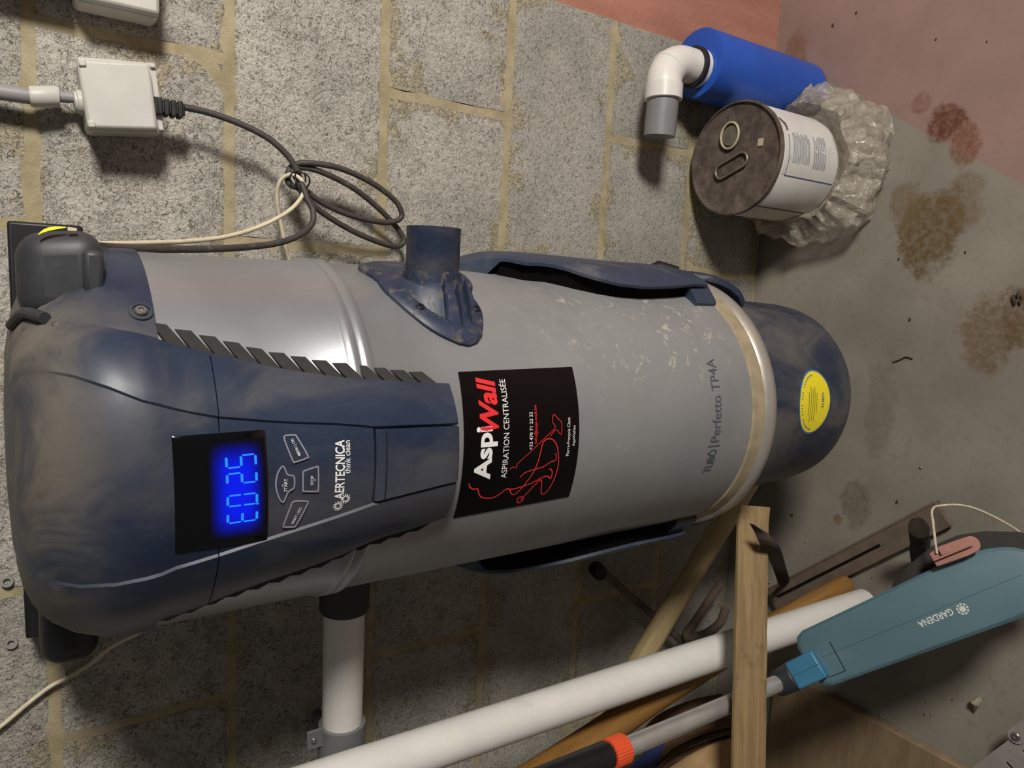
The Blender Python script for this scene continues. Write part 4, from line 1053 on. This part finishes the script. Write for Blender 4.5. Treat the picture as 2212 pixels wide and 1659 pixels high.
lb_ = can_patch('paper_label', -20, 52, 0.073, 0.214, 'can_white', tn, 0.0004, 24); lb_['label'] = 'printed paper label'
can_patch('border_line', -20.8, -20, 0.073, 0.204, 'can_blue', lb_, 0.0007, 2)
can_patch('border_line', -20.8, 20, 0.2035, 0.205, 'can_blue', lb_, 0.0007, 12)
rr2 = random.Random(3)
for k in range(11):
    z = 0.192 - k * 0.0042
    can_patch('print_line', -8 + rr2.random() * 2, 20 + rr2.random() * 5, z, z + 0.0021, 'can_print', lb_, 0.0008, 8)
for k in range(7):
    z = 0.136 - k * 0.0050
    can_patch('print_line', -9, 6 + rr2.random() * 4, z, z + 0.0028, 'can_print', lb_, 0.0008, 5)
    can_patch('print_line', 10, 20 + rr2.random() * 6, z, z + 0.0022, 'can_print', lb_, 0.0008, 5)
can_patch('side_seam', -60.6, -59.4, 0.068, 0.222, 'rust_dark', tn, 0.0006, 2)
m = MB(); m.tube([tin(38, 0.214, TR_ + 0.001), tin(30, 0.208, TR_ + 0.003), tin(24, 0.206, TR_ + 0.002)], 0.0012, 6); m.build('handle_stub', 'rust', tn)

BC = V(0.228, -0.118, 0)
prof = [(0.060, 0.060), (0.086, 0.064), (0.093, 0.086), (0.098, 0.094), (0.105, 0.086), (0.112, 0.073), (0.120, 0.060), (0.126, 0.046), (0.129, 0.032), (0.128, 0.018), (0.120, 0.006), (0.10, 0.001)]
rings = []
for i, (r, z) in enumerate(prof):
    row = []
    for k in range(168):
        a = 2 * math.pi * k / 168
        w_ = min(1.0, max(0.0, (i - 1) / 3.0))
        q = Vector((math.cos(a) * 3.1, math.sin(a) * 3.1, i * 0.55))
        fold = 1 - abs(noise.noise(Vector((math.cos(a) * 2.6, math.sin(a) * 2.6, i * 0.16)))) * 2.4
        crk = 1 - abs(noise.noise(Vector((math.cos(a) * 6.0 + i * 0.35, math.sin(a) * 6.0, i * 0.45)))) * 2.2
        dr_ = w_ * (0.020 * noise.noise(q * 0.7) + 0.007 * fold + 0.006 * crk)
        dz_ = w_ * (0.014 * noise.noise(q * 0.55 + Vector((5, 2, 1))) + 0.006 * crk) * (1 if i < 9 else 0.2)
        front = 1 + 0.10 * max(0, -math.sin(a))
        P = BC + V((r * front + dr_) * math.cos(a), (r * front + dr_) * math.sin(a), max(0.0012, z + dz_))
        P.y = min(P.y, -0.004)
        d = V(P.x - TC.x, P.y - TC.y, 0)
        if d.length < 0.0935 and P.z > 0.064 and i > 1:
            d = d.normalized() * 0.0935; P.x = TC.x + d.x; P.y = min(TC.y + d.y, -0.004)
        if (P - V(0.372, -0.06, P.z)).length < 0.057: 
            e_ = (P - V(0.372, -0.06, P.z)).normalized() * 0.057; P.x = 0.372 + e_.x; P.y = -0.06 + e_.y
        row.append(P)
    rings.append(row)
m = MB(); m.rings(rings, cap=True)
tag(m.build('plastic_bag', 'film', None, 26, origin=(BC.x, BC.y, 0)), 'crumpled clear plastic bag on the floor under the white paint tin', 'plastic bag')

# ------------------------------------------------------------------ tools standing to the left of the unit
# tall white pipe
pp = [(-0.5344,-0.3045,0.0105),(-0.5446,-0.2681,0.8111),(-0.5695,-0.2307,1.0001)]
d_ = (Vector(pp[1]) - Vector(pp[0])).normalized()
lo_ = Vector(pp[0]); lo_ = lo_ - d_ * 0.0
hi_ = lo_ + d_ * 1.35
if lo_.z < 0.003: lo_ = lo_ + d_ * ((0.003 - lo_.z) / d_.z)
m = MB(); m.tube([lo_, lo_ + d_ * 0.001, hi_, hi_ - d_ * 0.001, lo_ + d_ * 0.01, lo_ + d_ * 0.0005], [0.0238, 0.0250, 0.0250, 0.0225, 0.0225, 0.0225], 40, cap=False)
tag(m.build('white_pipe', 'pvc_white', None, 40, origin=lo_), 'long white plastic pipe standing among the tools left of the vacuum unit', 'pipe')

# varnished wooden handle
hp = [(-0.5106,-0.2708,0.009),(-0.5166,-0.268,0.0324),(-0.529,-0.2651,0.0985),(-0.5525,-0.2609,0.23),(-0.5835,-0.2578,0.3902),(-0.6035,-0.2567,0.4859),(-0.6264,-0.2618,0.6037),(-0.6362,-0.267,0.6788),(-0.6509,-0.2712,0.7745)]
m = MB(); q = spline(hp, 5); n = len(q)
m.tube(q, [0.010] + [0.0175 + 0.0035 * min(1, i / n * 1.6) for i in range(1, n)], 20)
tag(m.build('varnished_handle', 'varnished_handle', None, 60, origin=hp[0], axes=frame(Vector(hp[-1]) - Vector(hp[0]))), 'orange varnished wooden tool handle standing behind the long white pipe', 'tool handle')

# pale round handle leaning on the wall
a_ = Vector((-0.3428,-0.14,0.1527)); b_ = Vector((-0.6821,-0.075,0.3273)); dd = (b_ - a_)
q0 = a_ - dd * 0.12; q1 = b_ + dd * 0.55
m = MB(); m.tube([q0 + (q1 - q0) * (i / 12) for i in range(13)], [0.0195 + 0.001 * math.sin(i) for i in range(13)], 24)
tag(m.build('ash_handle', 'ash_handle', None, 60, origin=q0, axes=frame(q1 - q0)), 'pale round wooden tool handle slanting from under the vacuum towards the wall', 'tool handle')

# squared timber
pa, pb = Vector((-0.3092,-0.3119,0.362)), Vector((-0.6213,-0.416,0.4584))
dd = pb - pa
vw = (pa + pb) / 2 - Vector((0, -0.9507, 1.2359))
m = MB(); x_, y_, z_ = frame(dd, vw)
NZ = 24; g = []
rows = []
for i in range(NZ + 1):
    t = i / NZ * 1.5; c = pa + dd * t; h_ = 0.0215
    ring_ = []
    for k, (sx, sy) in enumerate(((-1, -0.86), (-0.86, -1), (0, -1), (0.86, -1), (1, -0.86), (1, 0), (1, 0.86), (0.86, 1), (0, 1), (-0.86, 1), (-1, 0.86), (-1, 0))):
        e = 0.0009 * noise.noise(Vector((i * 0.7, k * 2.0, 1)))
        if i == 0: e += -0.002
        bump_ = (0.0045 * max(0, 1 - i / 2.5) if sy > 0.5 else 0)
        ring_.append(c + x_ * (sx * h_ + e) + y_ * (sy * h_ + e) + z_ * (bump_ + (0.006 * noise.noise(Vector((k, 3, 2))) if i == 0 else 0)))
    rows.append(ring_)
m.rings(rows)
tim = m.build('timber_post', 'timber', None, 40, origin=pa, axes=(x_, y_, z_))
tag(tim, 'squared length of rough timber lying across the other tools', 'timber')

# rusty blade in front of the timber
L_ = [(-0.3118,-0.3563,0.4229),(-0.3236,-0.3583,0.4139),(-0.3453,-0.3601,0.399),(-0.4,-0.3112,0.3056),(-0.4859,-0.2146,0.1468),(-0.5637,-0.1424,0.0218)]
T_ = [(-0.3128,-0.3585,0.4198),(-0.3263,-0.3702,0.3974),(-0.3441,-0.3737,0.379),(-0.3975,-0.3227,0.2882),(-0.48,-0.2253,0.1297),(-0.5518,-0.1529,0.0035)]
A_ = spline(L_, 4); B_ = spline(T_, 4)
g = [[a.lerp(b, u) + V(0.0, -0.006 * math.sin(math.pi * u), 0) for u in (0, 0.25, 0.5, 0.75, 1)] for a, b in zip(A_, B_)]
h = [[p + V(0.0035, 0.001, 0.003) for p in r] for r in g]
for G in (g, h):
    for r in G:
        for p in r: p.z = max(p.z, 0.001)
m = MB(); m.slab(g, h)
tag(m.build('curved_blade', 'rust_dark', None, 40, origin=g[-1][2]), 'curved rusty iron blade standing in front of the timber end', 'blade')

# slotted iron bar on the floor
fa, fb = Vector((-0.3344,-0.416,0.012)), Vector((-0.6024,-0.1228,0.012))
dd = (fb - fa).normalized(); x_, y_, z_ = frame(dd)
Lb = (fb - fa).length
irn = thing('slotted_iron_bar', tuple(fa), 'flat rusty iron bar with a long slot lying on the floor', 'iron bar')
m = MB()
up = V(0, 0, 1); sd_ = up.cross(dd).normalized()
m.box(fa + dd * (Lb / 2) + sd_ * 0.0122, (0.0196, 0.010, Lb), (sd_, up, dd))
m.box(fa + dd * (Lb / 2) - sd_ * 0.0122, (0.0196, 0.010, Lb), (sd_, up, dd))
m.box(fa + dd * (Lb * 0.16), (0.007, 0.010, Lb * 0.32), (sd_, up, dd))
m.box(fa + dd * (Lb * 0.985), (0.007, 0.010, Lb * 0.03), (sd_, up, dd))
m.build('bar', 'rust', irn, 30, bevel=0.0015)
m = MB(); m.box(fa + dd * (Lb / 2) - sd_ * 0.0205 - up * 0.002, (0.004, 0.018, Lb), (sd_, up, dd)); m.build('flange', 'rust', irn, 30, bevel=0.001)

# rusty rod against the wall and bent rusty hook below it
rd = thing('rusty_rod', (-0.6185,-0.05,0.2562), 'thin rusty rod with a black end cap leaning on the block wall', 'rod')
r0, r1 = Vector((-0.5015,-0.035,0.3898)), Vector((-0.6301,-0.045,0.2399))
m = MB(); m.tube([r0, r0.lerp(r1, 0.15) + V(0, -0.004, 0.004), r1, r1 + (r1 - r0) * 0.4], 0.0075, 10); m.build('rod', 'rust', rd)
m = MB(); x_, y_, z_ = frame((0.05, -1, 0.4)); m.lathe([(0.0002, 0.03), (0.010, 0.029), (0.0135, 0.024), (0.0140, 0.0), (0.010, -0.004), (0.0002, -0.005)], r0 + V(0, 0.012, 0.006), 20, (x_, y_, z_), cap=False); m.build('end_cap', 'black_rubber', rd)
hk = spline([(-0.5803,-0.055,0.0892),(-0.6073,-0.06,0.127),(-0.639,-0.065,0.1685),(-0.6575,-0.068,0.1928),(-0.662,-0.075,0.1767),(-0.6546,-0.085,0.1496),(-0.634,-0.095,0.1294),(-0.6029,-0.1,0.1235)], 5)
m = MB(); m.tube(hk, 0.0085, 10)
tag(m.build('rusty_hook', 'rust', None, 60, origin=hk[0]), 'bent rusty iron hook between the pale handle and the timber', 'hook')

# pole-mounted garden tool with a teal blade cover
gt = thing('garden_trimmer', (-0.5236,-0.3904,0.2928), 'aluminium pole garden tool with a teal plastic blade cover and orange collar', 'garden tool')
P0, P1, P2 = [Vector(p) for p in [(-0.5666,-0.3609,0.3198),(-0.5673,-0.3587,0.5461),(-0.5642,-0.3613,0.6484)]]
ex = (P2 - P1).normalized()
m = MB(); m.tube([P0, P0.lerp(P1, 0.5), P1, P2], 0.0122, 24); m.build('pole', 'steel', gt)
c0 = P2 - ex * 0.014; c1_ = P2 + ex * 0.012
x_, y_, z_ = frame(ex); m = MB()
for q_ in (0,):
    rg = []
    for t, r in ((0, 0.0155), (0.02, 0.0182), (0.5, 0.0182), (0.98, 0.0182), (1, 0.0155)):
        rg.append([c0.lerp(c1_, t) + (x_ * math.cos(2 * math.pi * k / 60) + y_ * math.sin(2 * math.pi * k / 60)) * (r - (0.0007 if k % 2 and 0 < t < 1 else 0)) for k in range(60)])
    m.rings(rg)
m.build('collar', 'orange_plastic', gt, 15)
m = MB(); m.tube([c1_, c1_ + ex * 0.004, c1_ + ex * 0.2], [0.0150, 0.0172, 0.0180], 24); m.build('grip', 'black_plastic', gt, 40)
S0, S1 = Vector((-0.5236,-0.3904,0.2928)), Vector((-0.3642,-0.5622,0.1901))
ax1 = (S1 - S0).normalized()
toc = (Vector((0, -0.9507, 1.2359)) - (S0 + S1) / 2).normalized()
nrm = (toc - ax1 * toc.dot(ax1)).normalized()
ax2 = nrm.cross(ax1).normalized()
upv = Vector((-0.345,-0.4879,0.213)) - Vector((-0.4693,-0.5243,0.1914))
if ax2.dot(upv) < 0: ax2 = -ax2
SL = (S1 - S0).length
frm = (ax1, ax2, nrm)
W0, W1 = 0.0405, 0.0475
XU, XL, XE = SL * 0.90, SL * 1.02, SL * 1.26
OUTS = [(-0.014, 0.022), (-0.008, 0.035), (0.004, W0), (SL * 0.5, (W0 + W1) / 2), (XU, W1)]
OUTS += [(XU + (XE - XU) * math.sin(a), W1 * math.cos(a) ** 0.8) for a in [math.pi / 2 * i / 8 for i in range(1, 8)]] + [(XE, 0.0)]
OUTS += [(XL + (XE - XL) * math.cos(a), -W1 * math.sin(a) ** 0.8) for a in [math.pi / 2 * i / 7 for i in range(1, 8)]]
OUTS += [(SL * 0.5, -(W0 + W1) / 2), (0.006, -W0), (-0.006, -0.036), (-0.014, -0.022)]
def inset(P, d):
    cx_ = sum(p[0] for p in P) / len(P); out = []
    for x, y in P:
        dx = x - SL * 0.5; k = 1 - d / max(abs(dx), 0.03); out.append((SL * 0.5 + dx * (k if abs(dx) > SL * 0.35 else 1), y * (1 - d / 0.045)))
    return out
def lay(P, z): return [S0 + ax1 * x + ax2 * y + nrm * z for x, y in P]
m = MB(); m.rings([lay(OUTS, -0.026), lay(OUTS, -0.004), lay(inset(OUTS, 0.004), 0.0), lay(inset(OUTS, 0.0055), 0.0004)], cap=True)
sheath = m.build('blade_cover', 'teal_plastic', gt, 28, label='teal plastic blade cover')
m = MB()
lip_ = [(SL * 0.62, W1 * 0.9), (SL * 0.93, W1 * 0.86), (SL * 1.02, W1 * 0.76), (SL * 1.10, W1 * 0.5), (SL * 1.14, W1 * 0.2), (SL * 1.18, W1 * 0.25), (SL * 1.12, W1 * 0.68), (SL * 1.03, W1 * 0.92), (SL * 0.93, W1 * 0.985)]
def txt_plane(body, size, c, ex_, ey_, en, mat, parent, name='lettering', e=0.0006, shear=0, bold=0.0, sx=1.0):
    vs, fs = text_mesh(body, size, shear, bold, 'LEFT', sx)
    m = MB(); m.add([c + ex_ * x + ey_ * y + en * e for x, y in vs], fs)
    return m.build(name, mat, parent)
def on_sheath(x, y): 
    return x, y
tx = -ax1; ty = -ax2
g_c = S0 + ax1 * (SL * 0.835) - ax2 * (-0.004)
vs, fs = text_mesh('GARDENA', 0.0150, 0, 0.00035, 'LEFT', 1.0)
wd = max(v[0] for v in vs)
k_ = (SL * 0.185) / wd
st = S0 + ax1 * (SL * 0.778) + ax2 * (-0.0066)
m = MB(); m.add([st + tx * (x * k_) + ty * (y * 0.80) + nrm * 0.0010 for x, y in vs], fs); m.build('lettering', 'print_light', sheath, label='pale maker name lettering')
lc = S0 + ax1 * (SL * 0.824) + ax2 * (-0.0128)
for k in range(9):
    a = 2 * math.pi * k / 9
    P = [(0.0050, a - 0.24), (0.0076, a - 0.20), (0.0076, a + 0.28), (0.0050, a + 0.22)]
    m = MB(); m.add([lc + ax1 * (r * math.cos(b)) + ax2 * (r * math.sin(b)) + nrm * 0.0010 for r, b in P], [(0, 1, 2, 3)])
    m.build('logo_petal', 'print_light', sheath)
m = MB(); m.add([lc + ax1 * (0.0039 * math.cos(k * math.pi / 12)) + ax2 * (0.0039 * math.sin(k * math.pi / 12)) + nrm * 0.0010 for k in range(24)], [tuple(range(24))]); m.build('logo_disc', 'print_light', sheath)
m = MB(); m.box(S0 + ax1 * SL * 0.6 - ax2 * 0.002 + nrm * 0.0005, (SL * 1.1, 0.0007, 0.0006), frm); m.build('seam', 'teal_edge', sheath)
for c_, s__ in ((S0 + ax1 * 0.0335 - ax2 * 0.008, (0.0009, 0.042, 0.001)), (S0 + ax1 * 0.021 - ax2 * 0.029, (0.026, 0.0009, 0.001))):
    m = MB(); m.box(c_ + nrm * 0.0006, s__, frm); m.build('slot_line', 'black_plastic', sheath)
kb = S0 - ax1 * 0.002 - ax2 * 0.0085
kd = (P0 - kb); kd = (kd - nrm * kd.dot(nrm)).normalized()
ks = nrm.cross(kd).normalized()
m = MB(); m.box(kb + kd * 0.012 + nrm * 0.004, (0.046, 0.040, 0.026), (kd, ks, nrm)); conn = m.build('connector', 'teal_bright', gt, 30, bevel=0.003, label='bright blue connector block')
m = MB(); m.box(kb + kd * 0.012 + nrm * 0.0173, (0.045, 0.0008, 0.0008), (kd, ks, nrm)); m.build('seam', 'teal_edge', conn)
s0_ = kb + kd * 0.033 + nrm * 0.002
m = MB(); m.tube([s0_, s0_ + kd * 0.002, s0_ + kd * 0.030, s0_ + kd * 0.034], [0.019, 0.0205, 0.0185, 0.0165], 24); m.build('sleeve', 'charcoal_plastic', gt, 40)
# dark tray under the cover
TRY = [(SL * 0.45, 0.02), (SL * 0.58, W1 + 0.004), (SL * 0.70, W1 + 0.017), (SL * 0.86, W1 + 0.027), (SL * 1.0, W1 + 0.026), (SL * 1.12, W1 + 0.017), (SL * 1.26, W1 - 0.002), (SL * 1.38, 0.01), (SL * 1.36, -0.03), (SL * 0.9, -0.03), (SL * 0.5, -0.02)]
m = MB(); m.rings([lay(TRY, -0.045), lay(TRY, -0.030), lay(inset(TRY, 0.003), -0.028)], cap=True); m.build('guard', 'guard_dark', gt, 30, label='dark guard beneath the blade cover')
m = MB(); m.rings([lay([(x * 0.98 + 0.004, y * 0.94 - 0.003) for x, y in OUTS], -0.031), lay([(x * 0.98 + 0.004, y * 0.94 - 0.003) for x, y in OUTS], -0.025)], cap=True); m.build('red_base', 'rust_dark', gt, 30)

# string with a pink clip
cl = thing('pink_clip', (-0.3399,-0.5089,0.1813), 'faded pink plastic clip lying beside the teal blade cover', 'clip')
ca, cb = Vector((-0.3435,-0.5032,0.2171)), Vector((-0.3153,-0.5357,0.1985))
cd1 = (cb - ca).normalized(); cs = nrm.cross(cd1).normalized(); CLn = (cb - ca).length
ol = [(-0.004, 0.009), (0.012, 0.0125), (CLn * 0.8, 0.0115)] + [(CLn + 0.0105 * math.cos(a), 0.011 * math.sin(a)) for a in [math.pi / 2 - math.pi * i / 8 for i in range(1, 8)]] + [(CLn * 0.8, -0.0115), (0.010, -0.0105), (-0.004, -0.0095)]
m = MB(); m.prism(ol, ca, (cd1, cs, nrm), 0.004); m.build('plate', 'pink_plastic', cl, 30, bevel=0.0008)
m = MB(); m.box(ca + cd1 * (CLn * 0.48) - cs * 0.001 + nrm * 0.007, (CLn * 1.1, 0.003, 0.008), (cd1, cs, nrm)); m.build('rib', 'pink_plastic', cl, bevel=0.0006)
m = MB(); m.box(ca + cd1 * (CLn * 0.30) + cs * 0.005 + nrm * 0.006, (0.010, 0.009, 0.007), (cd1, cs, nrm)); m.build('jaw', 'pink_plastic', cl, bevel=0.0008)
sp = spline([(-0.3349,-0.5052,0.221),(-0.3175,-0.4987,0.2172),(-0.2974,-0.4918,0.2133),(-0.2853,-0.4864,0.2092),(-0.279,-0.4847,0.2011),(-0.2773,-0.4881,0.1868),(-0.2769,-0.4983,0.163),(-0.2813,-0.5135,0.1419),(-0.2945,-0.5378,0.1188),(-0.311,-0.5595,0.1004),(-0.3477,-0.5972,0.0727)], 5)
m = MB(); m.tube(sp, 0.0017, 6)
tag(m.build('string', 'string', None, 60, origin=sp[0]), 'stiff pale string rising in an arc from the pink clip', 'string')
# clod standing between bar and cover
m = MB(); base = Vector((-0.4442,-0.3876,0))
g = []
for i in range(8):
    t = i / 7; c = Vector((-0.4468,-0.3894,0)).lerp(Vector((-0.3386,-0.4293,0.1184)), t)
    g.append([c + V(0.022 * (1 - 0.25 * t) * math.cos(a) * (1 + 0.35 * noise.noise(V(i, 3 * math.cos(a), 3 * math.sin(a)))), 0.016 * math.sin(a) * (1 + 0.35 * noise.noise(V(i + 9, 3 * math.cos(a), 3 * math.sin(a)))), 0) for a in [2 * math.pi * k / 16 for k in range(16)]])
m.rings(g)
tag(m.build('brush_stub', 'mud', None, 30, origin=base), 'dark worn stub of a brush between the iron bar and the teal cover', 'brush')

# wooden board on the floor
ea, eb = Vector((-0.7318,-0.2492,0)), Vector((-0.7356,-0.4804,0))
m = MB(); m.box((ea.x - 0.20, -0.46, 0.009), (0.40, 0.62, 0.018))
bo = m.build('wooden_board', 'board_wood', None, 30, bevel=0.002, origin=(ea.x - 0.2, -0.46, 0.0))
tag(bo, 'stained brown wooden board lying flat on the floor at the left', 'board')

# stack of folded cardboard standing by the board
cs_ = thing('folded_cardboard', (-0.7099,-0.2837,0.4235), 'bundle of bent brown cardboard sheets standing by the wooden board', 'cardboard')
for k in range(6):
    off = k * 0.0085
    crv = [(-0.7204,-0.2661,0.4874),(-0.6953,-0.2705,0.4658),(-0.6782,-0.2762,0.4443),(-0.6676,-0.2854,0.4104),(-0.6638,-0.2926,0.3723),(-0.6622,-0.3046,0.3276)]
    pts = [Vector(p) for p in crv]
    dn = Vector((-0.7023,-0.3122,0.4158)) - Vector((-0.6676,-0.2854,0.4104)); dn.normalize()
    vd = Vector((-0.14, 0.80, -0.56))
    fan = [0.25, 0.5, 0.8, 1.0, 1.0, 0.9]
    top = spline([p + dn * (off * fan[i]) - vd * (0.004 * k) for i, p in enumerate(pts)], 5)
    g = [top, [p + vd * 0.11 for p in top]]
    h = [[p + dn * 0.0026 for p in r] for r in g]
    m = MB(); m.slab(g, h); m.build('sheet', 'cardboard_dark' if k < 5 else 'cardboard', cs_, 40)
f0 = [Vector(p) for p in [(-0.7203,-0.2819,0.5001),(-0.6954,-0.2943,0.4758),(-0.6749,-0.307,0.4433),(-0.6647,-0.3165,0.4002),(-0.6654,-0.3248,0.3525)]]
f1 = [Vector(p) for p in [(-0.7485,-0.3379,0.5148),(-0.7341,-0.3541,0.4878),(-0.7233,-0.3673,0.4569),(-0.719,-0.3788,0.4123),(-0.7176,-0.3882,0.3627)]]
A_ = spline(f0, 4); B_ = spline(f1, 4)
g = [[a.lerp(b, u) for u in (0, 0.33, 0.66, 1)] for a, b in zip(A_, B_)]; h = [[p + vd * 0.003 for p in r] for r in g]
m = MB(); m.slab(g, h); m.build('front_sheet', 'cardboard', cs_, 40)
nt = [Vector(p) for p in [(-0.6987,-0.2447,0.424),(-0.7063,-0.2587,0.4768),(-0.7148,-0.2815,0.5528)]]
m = MB(); m.tube(nt, 0.016, 20)
tag(m.build('navy_tube', 'navy_plastic', None, 60, origin=(-0.6987,-0.2447,0.424)), 'dark blue plastic tube half hidden beside the cardboard sheets', 'tube')

# perforated steel strut
su = thing('perforated_strut', (-0.6659,-0.5244,0.02), 'grey perforated steel strut lying on the floor beside the wooden board', 'steel strut')
sa, sb = Vector((-0.5745,-0.5964,0.047)), Vector((-0.7165,-0.5129,0.047))
sdv = (sb - sa).normalized(); sw = V(0, 0, 1).cross(sdv).normalized()
sa2 = sa - sdv * 0.12; sb2 = sb + sdv * 0.10
LL = (sb2 - sa2).length; mid = (sa2 + sb2) / 2
near = -sw if (-sw).y < sw.y else sw
HWd = 0.026
bmw = MB()
# web with real slots: a strip of plate segments round each slot
holes = []
for p in ((-0.6591,-0.5495,0.047), (-0.6905,-0.532,0.047), (-0.6288,-0.5665,0.047)):
    holes.append(((Vector(p) - sa2).dot(sdv)))
holes = sorted(holes)
t_ = 0.003; ZB = 0.0185
def plate(a, b, w0, w1):
    c = sa2 + sdv * ((a + b) / 2) + near * ((w0 + w1) / 2); c.z = 0.0285 + ZB
    bmw.box(c, (b - a, abs(w1 - w0), t_), (sdv, near, V(0, 0, 1)))
plate(0, LL, 0.0, 0.0195); plate(0, LL, 0.0315, 0.052)
cur = 0
for hh in holes:
    plate(cur, hh - 0.0024, 0.0195, 0.0315); cur = hh + 0.0024
plate(cur, LL, 0.0195, 0.0315)
bmw.build('web', 'strut_grey', su, 20)
for wv in (0.0015, 0.0505):
    m = MB(); c = mid + near * wv; c.z = 0.0145 + ZB; m.box(c, (LL, 0.003, 0.028), (sdv, near, V(0, 0, 1))); m.build('flange', 'strut_grey', su, 20)
c = Vector((-0.6201,-0.5719,0.05)); m = MB()
ol = [(0.03, 0.011), (0.0, 0.011)] + [(-0.011 * math.sin(a), 0.011 * math.cos(a)) for a in [math.pi * i / 8 for i in range(1, 8)]] + [(0.0, -0.011), (0.03, -0.011)]
c.z = 0.03 + ZB; m.prism(ol, c, (-sdv if (-sdv).x > 0 else sdv, near, V(0, 0, 1)), 0.003)
m.build('fixing_plate', 'strut_grey', su, 30)
c2 = Vector(c); c2.z = 0.033 + ZB; screw('bolt', c2, (0, 0, 1), 0.006, 'zinc', su, 0.003)

# ------------------------------------------------------------------ debris on the floor
pale = [(-0.4221,-0.1368,0),(-0.4653,-0.1735,0),(-0.5752,-0.1041,0),(-0.4873,-0.3087,0),(-0.6608,-0.4253,0),(-0.6823,-0.4258,0),(-0.6788,-0.4351,0),(-0.7246,-0.3531,0),(-0.7255,-0.3657,0),(-0.273,-0.3655,0),(-0.3972,-0.2422,0)]
for i, p in enumerate(pale):
    r = 0.0018 + 0.0012 * R_.random(); m = MB(); m.rock((p[0], p[1], r * 0.6), r, i, sub=1)
    tag(m.build('pebble', 'debris', None, 60, origin=p), 'tiny pale pebble on the dusty floor', 'pebble', 'pale pebbles on the floor')
dark = [(0.3111,-0.2081,0),(0.255,-0.2051,0),(-0.0306,-0.3161,0),(0.3955,-0.3776,0),(0.4165,-0.3002,0),(0.4932,-0.1557,0),(0.4829,-0.113,0),(0.0685,-0.2848,0),(0.0799,-0.3879,0),(-0.4233,-0.139,0),(-0.6377,-0.4619,0),(-0.3411,-0.3339,0)]
for i, p in enumerate(dark):
    r = 0.0014 + 0.0016 * R_.random(); m = MB(); m.rock((p[0], p[1], r * 0.4), r, i + 40, (1.4, 0.8, 0.5), 1)
    tag(m.build('crumb', 'debris_dark', None, 60, origin=p), 'small dark crumb of dirt on the floor', 'dirt crumb', 'dark crumbs on the floor')
p = Vector((-0.6229,-0.4982,0)); m = MB(); m.tube([p + V(0.012, -0.004, 0.006), p + V(0.002, 0, 0.0085), p + V(-0.018, 0.002, 0.002)], [0.004, 0.0075, 0.0004], 7)
tag(m.build('shard', 'debris', None, 25, origin=p), 'pointed pale shard lying on the floor near the perforated strut', 'shard')
p = Vector((0.0117,-0.471,0)); m = MB()
for k in range(5): m.rock(p + V(0.006 * math.cos(k * 1.3), 0.006 * math.sin(k * 1.3), 0.003), 0.004, k + 80, (1.5, 0.6, 0.6), 1)
tag(m.build('dry_leaf_clump', 'debris_dark', None, 25, origin=p), 'small clump of dry leaf debris by the brown floor stain', 'debris')
tw = spline([(-0.1045,-0.2974,0),(-0.1,-0.3087,0),(-0.0942,-0.3181,0),(-0.0957,-0.3311,0.004),(-0.0941,-0.3388,0)], 4) if False else spline([Vector(q) + V(0, 0, 0.0015) for q in [(-0.1045,-0.2974,0),(-0.0992,-0.3086,0),(-0.0934,-0.318,0),(-0.0952,-0.329,0)]], 4)
m = MB(); m.tube(tw, 0.0013, 6)
tag(m.build('twig', 'debris_dark', None, 60, origin=tw[0]), 'short thin dark twig on the grey floor below the vacuum bin', 'twig')

for o in bpy.data.objects:
    if '_base' in o.keys(): del o['_base']
